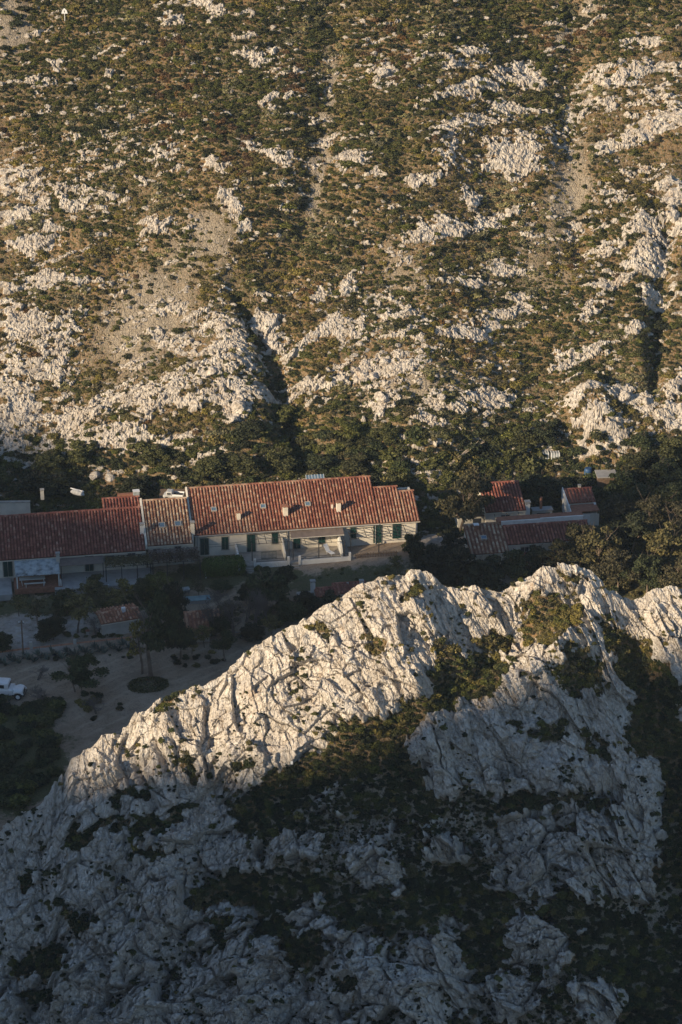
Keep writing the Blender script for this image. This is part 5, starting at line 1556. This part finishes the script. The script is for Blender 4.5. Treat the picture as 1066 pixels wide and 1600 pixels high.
G1 = 'trees in the valley gardens'; G2 = 'pines at the right edge of the valley'; G3 = 'trees at the foot of the hillside'
T = [
 (300,1030,-2.0,2.8,3.4,'thin','sparse feathery tree on the sand right of the round bed',G1,0,0),
 (150,1000,-1.8,2.2,3.0,'bare','bare shrubby tree on the tiled terrace left of the small building',G1,0,0),
 (360,985,-1.6,3.2,3.6,'thin','feathery tree among the leafless trees',G1,0,0),
 (140,945,-1.1,2.8,3.8,'thin','feathery tree between the gravel path and the leafy pergola',G1,0,0),
 (60,985,-1.8,3.0,3.6,'thin','sparse tree standing on the pale gravel beside the pole',G1,0,0),
 (30,965,-1.3,2.4,3.0,'thin','thin tree at the far left of the gravel path',G1,0,0),
 (105,960,-1.2,3.0,3.4,'green','mid green tree at the end of the gravel path',G1,0,0),
 (250,935,-1,3.2,3.4,'green','green tree behind the crown of the tall pine',G1,0,0),
 (180,958,-1.3,2.6,4.0,'thin','thin tree behind the small square building',G1,0,0),
 (345,1000,-1.8,2.6,3.2,'dark','dark bushy tree inside the leafless thicket',G1,0,0),
 (395,1010,-1.9,2.2,3.0,'dark','dark bushy tree between the thicket and the ridge',G1,0,0),
 (60,1070,-2.2,1.6,3.0,'bare','low bare tree right behind the white jeep',G1,0,0),
 (310,935,-1.0,2.4,3.0,'thin','thin tree right of the grey wheelbarrow',G1,0,0),
 (345,965,-1.4,3.4,3.6,'bare','bare tree behind the steep lean-to roof',G1,0,0),
 (385,975,-1.5,4.0,3.6,'bare','bare tree at the back of the leafless thicket',G1,0,0),
 (70,1110,-2.4,2.4,3.4,'bare','low bare tree between the jeep and the thicket',G1,0,0),
 (150,1125,-2.5,1.8,3.2,'bare','low bare bush tree on the sandy yard',G1,0,0),
 (320,1020,-2.0,2.6,3.2,'thin','sparse tree in front of the grey rail fence',G1,0,0),
 (236,1064,-2.2,9.2,5.6,'pine','tall dark pine rising from the round clipped bed on the sandy yard',G1,0,.18),
 (223,1060,-2.2,6.0,3.0,'thin','thin half bare trunk beside the tall pine on the sandy yard',G1,0,-.12),
 (283,1040,-2.2,4.0,4.2,'pine','low spreading dark pine right of the round clipped bed',G1,0,0),
 (118,1088,-2.2,4.0,5.2,'pine','leaning sparse tree on the sandy yard behind the white jeep',G1,0,.2),
 (128,1092,-2.2,2.9,3.0,'pine','small dark pine beside the leaning sparse tree',G1,0,.0),
 (122,994,-1.6,4.6,5.2,'thin','open grey green tree left of the small square building',G1,0,0),
 (84,1008,-1.9,3.0,3.8,'dark','round dark tree beside the utility pole',G1,0,0),
 (4,1028,-2,2.6,2.8,'dark','dark bushy tree cut by the left edge above the garden wall',G1,0,0),
 (152,925,-.8,2.4,2.6,'green','round green tree in front of the brown awning',G1,0,0),
 (196,940,-1,2.6,3.6,'thin','sparse shrubby tree below the leafy pergola',G1,0,0),
 (226,936,-1,2.4,3.2,'green','dark green tree below the netted pergola',G1,0,0),
 (165,945,-1,2.2,3.4,'thin','pale sparse tree right of the pale gravel path',G1,0,0),
 (268,985,-1.8,5.6,4.2,'dark','dark tree crowding the left side of the steep lean-to roof',G1,0,0),
 (292,905,-.8,1.6,2.0,'green','small green tree left below the clipped hedge',G1,0,0),
 (345,925,-1,1.5,2.6,'dark','dark tree under the clipped hedge',G1,0,0),
 (418,958,-1.3,5.2,5.4,'dark','big blackish tree below the terrace steps',G1,0,0),
 (445,940,-1.1,4.0,3.6,'pine','dark pine beside the big blackish tree below the terrace',G1,0,0),
 (385,945,-1.2,2.6,3.0,'dark','dark tree between the clipped hedge and the bare trees',G1,0,0),
 (338,1000,-1.8,4.6,4.0,'bare','bare grey tree right of the lean-to roof',G1,0,0),
 (365,1002,-1.8,5.0,4.2,'bare','second bare grey tree right of the lean-to roof',G1,0,0),
 (395,1000,-1.8,5.2,4.2,'bare','tallest bare tree in the middle of the leafless thicket',G1,0,0),
 (418,985,-1.8,4.8,3.8,'bare','rightmost bare tree of the leafless thicket',G1,0,0),
 (232,1030,-2.0,6.0,3.0,'bare','bare forked tree standing against the tall pine',G1,0,0),
 (352,1042,-2.1,3.4,3.2,'pine','small pine below the leafless thicket near the ridge',G1,0,0),
 (455,985,-1.7,3.2,3.6,'dark','dark tree close behind the left shoulder of the ridge',G1,0,0),
 (480,965,-1.6,2.6,3.6,'dark','low dark tree between the huts and the ridge',G1,0,0),
 (425,1005,-2.0,2.6,3.0,'thin','sparse low tree touching the ridge skyline',G1,0,0),
 (515,955,-1.6,2.0,3.0,'dark','dark low tree below the low hut roofs',G1,0,0),
 (648,880,-.6,3.4,3.2,'dark','dark tree at the right end of the picket fence',G1,0,0),
 (620,900,-.8,2.2,2.8,'thin','thin tree in the grass behind the ridge top',G1,0,0),
 (640,862,-.3,2.2,1.8,'green','green tree against the right end wall of the long house',G1,0,0),
 (680,905,-.8,4.0,4.4,'dark','dark round tree behind the highest knob of the ridge',G1,0,0),
 (715,915,-.9,4.8,5.0,'dark','large dark tree between the two ridge knobs',G1,0,0),
 (706,890,-.6,4.4,4.2,'pine','dark pine left of the striped tile wing',G1,0,0),
 (760,925,-.9,4.4,5.2,'dark','blackish tree in front of the striped tile wing',G1,0,0),
 (805,920,-.9,4.4,4.4,'pine','dark pine in front of the red tiled low house',G1,0,0),
 (836,900,-.7,4.0,3.2,'dark','dark tree hiding the lower red roof',G1,0,0),
 (870,905,-.7,5.0,4.6,'brown','brownish pine covering the right end of the red roof',G2,0,0),
 (905,895,-.6,6.2,5.4,'brown','tall brownish pine right of the white parapet',G2,0,0),
 (935,905,-.7,6.6,5.8,'brown','brownish pine standing in the middle of the right pine group',G2,0,0),
 (965,925,-.8,5.6,5.4,'brown','nearest brownish pine behind the ridge at the right',G2,0,0),
 (985,880,-.5,6.4,6.0,'pine','dark pine in the heart of the right pine group',G2,0,0),
 (1010,930,-.8,5.4,5.6,'pine','dark pine rising above the right ridge crest',G2,0,0),
 (1040,905,-.6,7.2,6.6,'brown','broad brownish pine near the right edge',G2,0,0),
 (1070,940,-.8,6.2,5.8,'brown','brownish pine cut by the right edge above the ridge',G2,0,0),
 (1060,860,-.3,6.2,6.0,'brown','tall brown tinted pine cut by the right edge',G2,0,0),
 (1015,850,-.3,6.0,5.6,'brown','brown tinted pine behind the broad right pine',G2,0,0),
 (965,835,-.2,5.2,5.0,'brown','sunlit brownish pine right of the sloping terracotta hut',G2,0,0),
 (1000,815,0,5.0,5.0,'pine','dark pine at the back of the right pine group',G2,0,0),
 (1045,815,0,5.4,5.2,'pine','dark pine at the right edge behind the brown pines',G2,0,0),
 (716,838,-.1,7.6,7.4,'brown','leaning half bare pine with a pale trunk left of the small cream house',G3,0,.22),
 (765,790,.5,4.8,5.6,'brown','thin brownish pine behind the leaning pine',G3,0,0),
 (800,782,1,5.4,5.6,'dark','big dark tree behind the fanned red roof',G3,0,0),
 (835,778,1,5.8,5.8,'dark','broad dark evergreen below the white tanks',G3,0,0),
 (868,775,1.2,5.0,4.8,'dark','dark evergreen between the white tanks and the terracotta hut',G3,0,0),
 (905,765,1,3.6,3.8,'dark','dark tree left of the blue barrel',G3,0,0),
 (975,775,0,4.6,4.8,'dark','dark tree right of the brown stone hut',G3,0,0),
 (1000,745,0,4.6,5.0,'green','dark green tree below the grey crag at the right',G3,1,0),
 (1040,765,0,5.0,5.4,'dark','blackish tree near the right edge above the pines',G3,1,0),
 (1050,720,0,4.2,5.2,'green','dark green tree at the right edge on the lower slope',G3,1,0),
 (1000,705,0,3.2,4.0,'dark','dark bushy tree right of the grey crag',G3,1,0),
 (850,690,0,3.4,4.4,'dark','dark tree above the white tanks',G3,1,0),
 (815,700,0,3.4,4.6,'green','dark green tree left of the white tanks on the slope',G3,1,0),
 (60,770,0,3.6,4.8,'dark','dark tree behind the pale wall at the left edge',G3,1,0),
 (95,775,0,3.6,4.4,'dark','dark tree right of the pale wall',G3,1,0),
 (125,722,0,3.2,4.6,'green','broad green tree on the left foot of the slope',G3,1,0),
 (80,735,0,3.2,4.4,'green','green tree left above the dark red roof',G3,1,0),
 (215,775,0,3.4,4.0,'dark','dark tree behind the little raised tiled annexe',G3,1,0),
 (245,720,0,2.6,3.8,'green','green bushy tree on the slope above the pink tiled house',G3,1,0),
 (330,745,0,3.2,4.4,'green','dark green tree just behind the left corner of the long roof',G3,1,0),
 (380,740,0,3.0,4.4,'green','green tree behind the long roof near its first chimney',G3,1,0),
 (440,730,0,3.2,4.8,'green','large green tree behind the middle of the long roof',G3,1,0),
 (500,735,0,2.8,4.2,'dark','dark tree behind the solar panel',G3,1,0),
 (450,660,0,2.8,4.2,'green','green tree at the mouth of the central ravine',G3,1,0),
 (560,735,0,2.8,4.4,'green','green tree behind the right part of the long roof',G3,1,0),
 (625,740,0,2.6,3.2,'dark','olive dark tree behind the stepped end of the long roof',G3,1,0),
 (600,690,0,2.4,3.6,'green','green tree on the slope above the stepped roof end',G3,1,0),
 (395,680,0,2.6,3.6,'dark','dark tree below the ravine boulder',G3,1,0),
 (545,680,0,2.4,3.6,'green','green tree on the slope above the solar panel',G3,1,0),
]
for a in T: tree(a[0], a[1], a[2], a[3] * (.78 if (a[8] or a[7] == G3 and a[3] < 7) else .9 if a[7] == G2 else 1), a[4], a[5], a[6], a[7], bool(a[8]), a[9])

# dead leaning trunk across the slope, right of the main house
q0 = Vector([float(c) for c in pick(HP, Hpx, Hpy, 702, 732)]); q1 = Vector([float(c) for c in pick(HP, Hpx, Hpy, 757, 696)])
d = MB(); d.tube([(0, 0, .5), (q1 - q0) * .5 + Vector((0, 0, .9)), (q1 - q0) + Vector((0, 0, .7))], [.22, .15, .06], 7)
for f, v in ((.4, (1.2, .2, .8)), (.6, (1.0, .5, 1.0)), (.8, (.9, -.3, .6)), (.5, (.6, .9, .9))):
    p = (q1 - q0) * f + Vector((0, 0, .7)); d.tube([p, p + Vector(v) * .6, p + Vector(v)], [.07, .05, .02], 5)
o = d.build('dead_trunk', M['deadwood']); o.location = q0
o['label'] = 'pale dead trunk leaning across the slope above the thin brown pine'; o['category'] = 'dead tree'

# clipped hedge, round hedge bed
def clipped(name, label, at, size, mat, n, leaf, seed, nb=10, cat='hedge'):
    rs = random.Random(seed)
    lobes = [((i + .5) / nb - .5 + rs.uniform(-.02, .02), rs.uniform(-.12, .12), .55 + rs.uniform(-.04, .04), 1.0 / nb, .42, .42) for i in range(nb)]
    rsn = np.random.RandomState(seed)
    m = n
    u = rsn.uniform(-1, 1, (m, 3)); k = np.max(np.abs(u), axis=1, keepdims=True); u = u / k   # shell of a box, rounded
    rr = np.linalg.norm(u, axis=1, keepdims=True); u = u * ((0.62 + .38 / rr) if cat == 'hedge' else 1.0 / rr)
    nrm = u / np.linalg.norm(u, axis=1, keepdims=True)
    u = u * (1 - .14 * rsn.rand(m, 1)) + .02 * rsn.normal(size=(m, 3))
    c = u * np.array(size) / 2; c[:, 2] += size[2] / 2
    me = from_quads(name, leaf_quads(rsn, c, nrm, leaf), M[mat])
    o = link_mesh(name, me, at, (0, 0, TH), label=label, cat=cat)
    return o
q = at_z(350, 884, .1)
clipped('clipped_hedge', 'bright green rounded clipped hedge in front of the cream wall of the long house', (q.x, q.y - .6, -.6), (5.1, 2.4, 1.9), 'hedge', 7000, .12, 5)
q = at_z(232, 1078, -2.2)
clipped('round_hedge', 'low round dark green clipped bed at the base of the tall pine', (q.x, q.y, -2.4), (4.8, 3.6, 1.3), 'green', 5200, .13, 6, cat='clipped bed')

# agave hedge: each plant a rosette of blades
M['agave'] = leaf_mat('agave_blade', (0.06, 0.075, 0.06), (0.10, 0.12, 0.10), (0.15, 0.17, 0.14))
def agave_mesh(seed):
    rs = random.Random(seed); b = MB()
    for k in range(18):
        a = rs.random() * 6.28; e = rs.uniform(.3, 1.3); L = rs.uniform(.6, 1.0)
        d = Vector((math.cos(a) * math.cos(e), math.sin(a) * math.cos(e), math.sin(e))); s_ = Vector((-math.sin(a), math.cos(a), 0))
        b.poly([s_ * .05, -s_ * .05, d * L * .5 - s_ * .08, d * L + Vector((0, 0, -.05)), d * L * .5 + s_ * .08], (0, 0, .02))
    bmesh.ops.recalc_face_normals(b.bm, faces=b.bm.faces)
    me = bpy.data.meshes.new('agave'); b.bm.to_mesh(me); b.bm.free(); me.materials.append(M['agave']); return me
AG = [agave_mesh(i) for i in range(3)]
for k in range(30):
    f = k / 29; px = -6 + 214 * f; py = 1042 - 26 * f + (k % 3) * 4
    q = at_z(px, py, -2.1); q.z = float(ground_z(q.x, q.y))
    s = .9 + .4 * ((k * 7) % 5) / 5
    link_mesh('agave', AG[k % 3], q, (0, 0, k * 1.1), (s, s, s), label='blue grey agave beside the coped garden wall, %s to the left edge' % ORD[min(k, 19)] if k < 20 else 'blue grey agave of the wall hedge, %s to the square building' % ORD[29 - k], cat='agave', group='agaves along the garden wall')

# thicket at the lower left, below the jeep, and shrubs across the valley
SHR = {'green': 'dark green', 'dark': 'blackish green', 'olive': 'olive'}
rg = random.Random(77)
k = 0
j_at = at_z(12, 1094, -2.2)
LOWL = [(rg.uniform(-10, 95), rg.uniform(1110, 1262)) for _ in range(75)]
vals = []
for (px, py) in LOWL:
    if px > 100 - max(0, py - 1190) * .8 + 5: continue
    q = at_z(px, py, -2.6); q.z = float(ground_z(q.x, q.y)); s = rg.uniform(1.5, 2.8)
    kd = 'green' if rg.random() < .6 else 'dark'
    vals.append((SHRUBS[kd][k % 3], q.x, q.y, q.z - .2, (s, s, s * .8), (0, 0, k * 1.0))); k += 1
vals = sorted(vals, key=lambda v: math.hypot(v[1] - j_at.x, v[2] - j_at.y))
for i_, v in enumerate(vals):
    link_mesh('thicket_shrub', v[0], v[1:4], v[5], v[4], label=('%s shrub of the lower left thicket, %s to the white jeep' % ('dark green' if 'green' in v[0].name else 'blackish green', ORD[i_])) if i_ < 20 else '%s shrub deep in the lower left thicket, well away from the jeep' % ('dark green' if 'green' in v[0].name else 'blackish green'), cat='shrub', group='shrubs of the lower left thicket')
vals = []
for (cx, cy, rx, ry, n, z, kinds, s0, s1) in ((150, 1110, 40, 22, 16, -2.4, ('olive', 'dark'), .6, 1.4), (60, 940, 70, 12, 26, -.9, ('green', 'olive'), .5, 1.1), (190, 950, 60, 14, 26, -1.1, ('green', 'dark'), .7, 1.4), (330, 960, 50, 20, 20, -1.4, ('dark', 'olive'), .7, 1.4),
        (440, 975, 45, 16, 22, -1.6, ('dark', 'green'), .8, 1.6), (560, 900, 80, 10, 16, -.8, ('green', 'green'), .4, .8), (700, 890, 60, 24, 50, -.8, ('dark', 'green'), 1.0, 2.0), (830, 890, 90, 20, 46, -.8, ('dark', 'dark'), 1.0, 2.2), (980, 890, 100, 40, 110, -.7, ('dark', 'olive'), 1.2, 2.4),
        (1000, 800, 90, 30, 50, 0, ('dark', 'green'), 1.2, 2.2), (680, 800, 40, 20, 20, 0, ('dark', 'olive'), .7, 1.3), (660, 870, 20, 16, 14, -.5, ('dark', 'green'), .8, 1.5), (310, 1040, 50, 12, 12, -2.1, ('dark', 'olive'), .6, 1.2), (130, 1000, 60, 6, 12, -1.8, ('dark', 'green'), .6, 1.2), (410, 905, 30, 10, 12, -.9, ('dark', 'green'), .8, 1.5),
        (870, 770, 60, 14, 30, .6, ('dark', 'green'), 1.0, 1.8), (120, 1035, 90, 6, 18, -2.1, ('dark', 'dark'), .5, .9)):
    for i in range(n):
        a = rg.random() * 6.28; r = math.sqrt(rg.random())
        q = at_z(cx + rx * r * math.cos(a), cy + ry * r * math.sin(a), z)
        gz = float(ground_z(q.x, q.y)); q.z = gz if q.y < 285 else z
        s = rg.uniform(s0, s1); kd = kinds[rg.random() < .35]
        lo_ = loc(cx, cy, z)
        st = ((q - HO).dot(E1), (q - HO).dot(E2))
        if -1 < st[0] < 27 and st[1] > -3.9: continue
        if -31 < st[0] <= -1 and st[1] > -2.4: continue
        vals.append((SHRUBS[kd][rg.randrange(3)], q.x, q.y, q.z - .15, (s, s, s * .8), (0, 0, a)))
scatter_stuff('valley_undergrowth', vals, 'dark undergrowth of shrubs filling the gardens between the houses and the ridge', 'undergrowth')
# ================================================================== VEHICLES AND SMALL THINGS
def profile_body(pts, y0, y1, mb=None, inset=0.0):
    """side outline (x, z) pushed from y0 to y1"""
    b = mb or MB()
    b.poly([(x, y0, z) for x, z in pts], (0, y1 - y0, 0)); return b
def wheel(parent, x, y, r=.38, w=.22):
    o = MB().tube([(x, y - w / 2, r), (x, y + w / 2, r)], r, 18).build('wheel', M['rubber'], parent)
    sgn = -1 if y < 0 else 1
    MB().tube([(x, y + sgn * (w / 2 + .003), r), (x, y + sgn * (w / 2 + .03), r)], r * .55, 14).build('rim', M['paint'], o)

q = at_z(12, 1094, -2.2)
q.z = float(ground_z(q.x, q.y)) + .02
j = thing('parked_jeep', 'white boxy off-road car with round fenders parked at the left edge of the sandy yard', 'car', q, R(-7))
b = MB()
# tub and rounded bonnet, built from bevelled boxes
def bev(x0, x1, y0, y1, z0, z1, r=.08, seg=3):
    bm = bmesh.new(); bmesh.ops.create_cube(bm, size=1)
    for v in bm.verts: v.co = Vector((x0 + (v.co.x + .5) * (x1 - x0), y0 + (v.co.y + .5) * (y1 - y0), z0 + (v.co.z + .5) * (z1 - z0)))
    bmesh.ops.bevel(bm, geom=bm.edges[:], offset=r, segments=seg, affect='EDGES', profile=.5)
    return bm
def bpart(name, bm, mat, parent):
    me = bpy.data.meshes.new(name); bm.to_mesh(me); bm.free(); me.materials.append(mat)
    for p in me.polygons: p.use_smooth = True
    return link_mesh(name, me, parent=parent)
bpart('body', bev(-2.1, .75, -.8, .8, .5, 1.15, .08), M['paint'], j)
MB().box(-2.08, 1.8, -.6, .6, .36, .498).build('chassis', M['iron'], j)
MB().hexa([(1.86, -.35, .62), (1.9, -.35, .62), (1.9, .35, .62), (1.86, .35, .62), (1.86, -.3, 1.02), (1.9, -.3, 1.02), (1.9, .3, 1.02), (1.86, .3, 1.02)]).build('grille', M['iron'], j)
MB().tube([(-2.12, 0, .95), (-2.3, 0, .95)], .34, 16).build('spare_wheel', M['rubber'], j)
bpart('cab', bev(-2.0, .35, -.72, .72, 1.1, 1.85, .14), M['paint'], j)
bpart('bonnet', bev(.6, 1.85, -.55, .55, .6, 1.12, .16), M['paint'], j)
for y in (-.7, .7):
    MB().tube([(.82, y, .62), (.98, y, .86), (1.3, y, .96), (1.62, y, .9), (1.9, y, .66)], [.10, .15, .17, .15, .10], 8).build('fender', M['paint'], j)
    bpart('rear_fender', bev(-1.75, -.75, y * 1.18 - .08, y * 1.18 + .08, .68, .86, .06), M['paint'], j)
for x in (-1.25, 1.35):
    for y in (-.72, .72): wheel(j, x, y, .4, .24)
for (x0, x1) in ((-1.75, -1.0), (-.85, -.1)):
    for y in (-.722, .722): MB().box(x0, x1, min(y, y * 1.02), max(y, y * 1.02), 1.28, 1.66).build('side_window', M['glass'], j)
MB().hexa([(.33, -.62, 1.26), (.36, -.62, 1.26), (.36, .62, 1.26), (.33, .62, 1.26), (.335, -.6, 1.66), (.365, -.6, 1.66), (.365, .6, 1.66), (.335, .6, 1.66)]).build('windscreen', M['glass'], j)
for y in (-.36, .36): MB().tube([(1.84, y, .9), (1.9, y, .9)], .11, 12).build('headlight', M['frame'], j)
MB().box(1.93, 2.02, -.75, .75, .42, .54).build('bumper', M['iron'], j)

q = pick(HP, Hpx, Hpy, 268, 781)
q = at_z(272, 779, 4.0)
pk = thing('parked_pickup', 'small white pickup truck half hidden behind the pink tiled roof', 'pickup', q + Vector((0, 0, -.1)), R(170))
bpart('body', bev(-1.2, 1.2, -.55, .55, .35, .68, .06), M['oldwhite'], pk)
bpart('cab', bev(.1, .85, -.5, .5, .62, 1.12, .1), M['oldwhite'], pk)
MB().box(-1.1, .05, -.46, .46, .682, .70).build('load_bed', M['iron'], pk)
for y in (-.52, .49): MB().box(-1.18, .08, y, y + .035, .682, .86).build('bed_rail', M['paint'], pk)
MB().box(-1.2, -1.16, -.48, .48, .682, .86).build('tailgate', M['paint'], pk)
for y in (-.512, .5): MB().box(.25, .7, y, y + .012, .78, 1.0).build('side_window', M['glass'], pk)
for x in (-.75, .75):
    for y in (-.5, .5): wheel(pk, x, y, .26, .16)
gr_ = thing('parking_ledge', 'small stone ledge on which the white pickup stands', 'ledge', q + Vector((0, 0, -.12)), 0)
MB().box(-1.8, 1.8, -.7, 3.0, -3.5, 0).build('ledge', M['wood'], gr_)

# white dinghy hull among the shrubs behind the left roof
q = at_z(121, 772, 4.5)
dg = thing('upturned_dinghy', 'small white upturned dinghy among shrubs behind the dark red roof', 'dinghy', q, R(-30))
b = MB(); b.tube([(-.9, 0, .1), (-.5, 0, .22), (.2, 0, .25), (.75, 0, .18), (1.0, 0, .1)], [.12, .34, .38, .26, .04], 10)
b.build('hull', M['oldwhite'], dg)
MB().box(-.95, .98, -.02, .02, .5, .62).build('keel', M['paint'], dg)
q = at_z(213, 770, 4.6)
ct_ = thing('rooftop_crate', 'small pale crate behind the tiled annexe', 'crate', q, .2)
MB().box(-.35, .35, -.3, .3, -.3, .25).build('crate_body', M['sheet'], ct_)
MB().box(-.4, .4, -.35, .35, .252, .3).build('crate_lid', M['paint'], ct_)

# triangular sign high on the hillside
q = Vector([float(c) for c in pick(HP, Hpx, Hpy, 101, 32)])
sg = thing('trail_sign', 'small white triangular sign on a thin post near the top left of the slope', 'sign', q, 0)
MB().beam((0, 0, -.3), (0, 0, 1.2), .035).build('post', M['paint'], sg)
MB().poly([(-.42, -.05, 1.0), (.42, -.05, 1.0), (.3, -.05, 1.45), (0, -.05, 1.75), (-.3, -.05, 1.45)], (0, .03, 0)).build('sign_plate', M['paint'], sg)
MB().poly([(-.05, -.058, 1.15), (.05, -.058, 1.15), (.05, -.058, 1.42), (-.05, -.058, 1.42)], (0, .006, 0)).build('sign_mark', M['iron'], sg)
# plate bolted to the ridge
q = Vector([float(c) for c in pick(RP, Rpx, Rpy, 457, 1192)])
pt = thing('marker_plate', 'small white plate fixed to the foot of the bright ridge face', 'plate', q, 0)
MB().box(-.11, .11, -.32, -.29, -.05, .3).build('plate_face', M['paint'], pt)
MB().box(-.03, .03, -.288, .1, .05, .12).build('bracket', M['iron'], pt)

# ================================================================== thin evening haze over the valley
hz = MB().box(-900, 900, -900, 1300, -60, 330).build('haze', bpy.data.materials.new('haze_air'))
hm = hz.data.materials[0]; hm.use_nodes = True; hm.node_tree.nodes.clear()
ho = hm.node_tree.nodes.new('ShaderNodeOutputMaterial'); hv = hm.node_tree.nodes.new('ShaderNodeVolumePrincipled')
hv.inputs['Color'].default_value = (0.62, 0.78, 1.0, 1); hv.inputs['Density'].default_value = 0.00008; hv.inputs['Anisotropy'].default_value = 0.0
hm.node_tree.links.new(hv.outputs[0], ho.inputs['Volume'])
hz['kind'] = 'stuff'; hz['label'] = 'thin blue evening haze lying over the whole valley'; hz['category'] = 'haze'
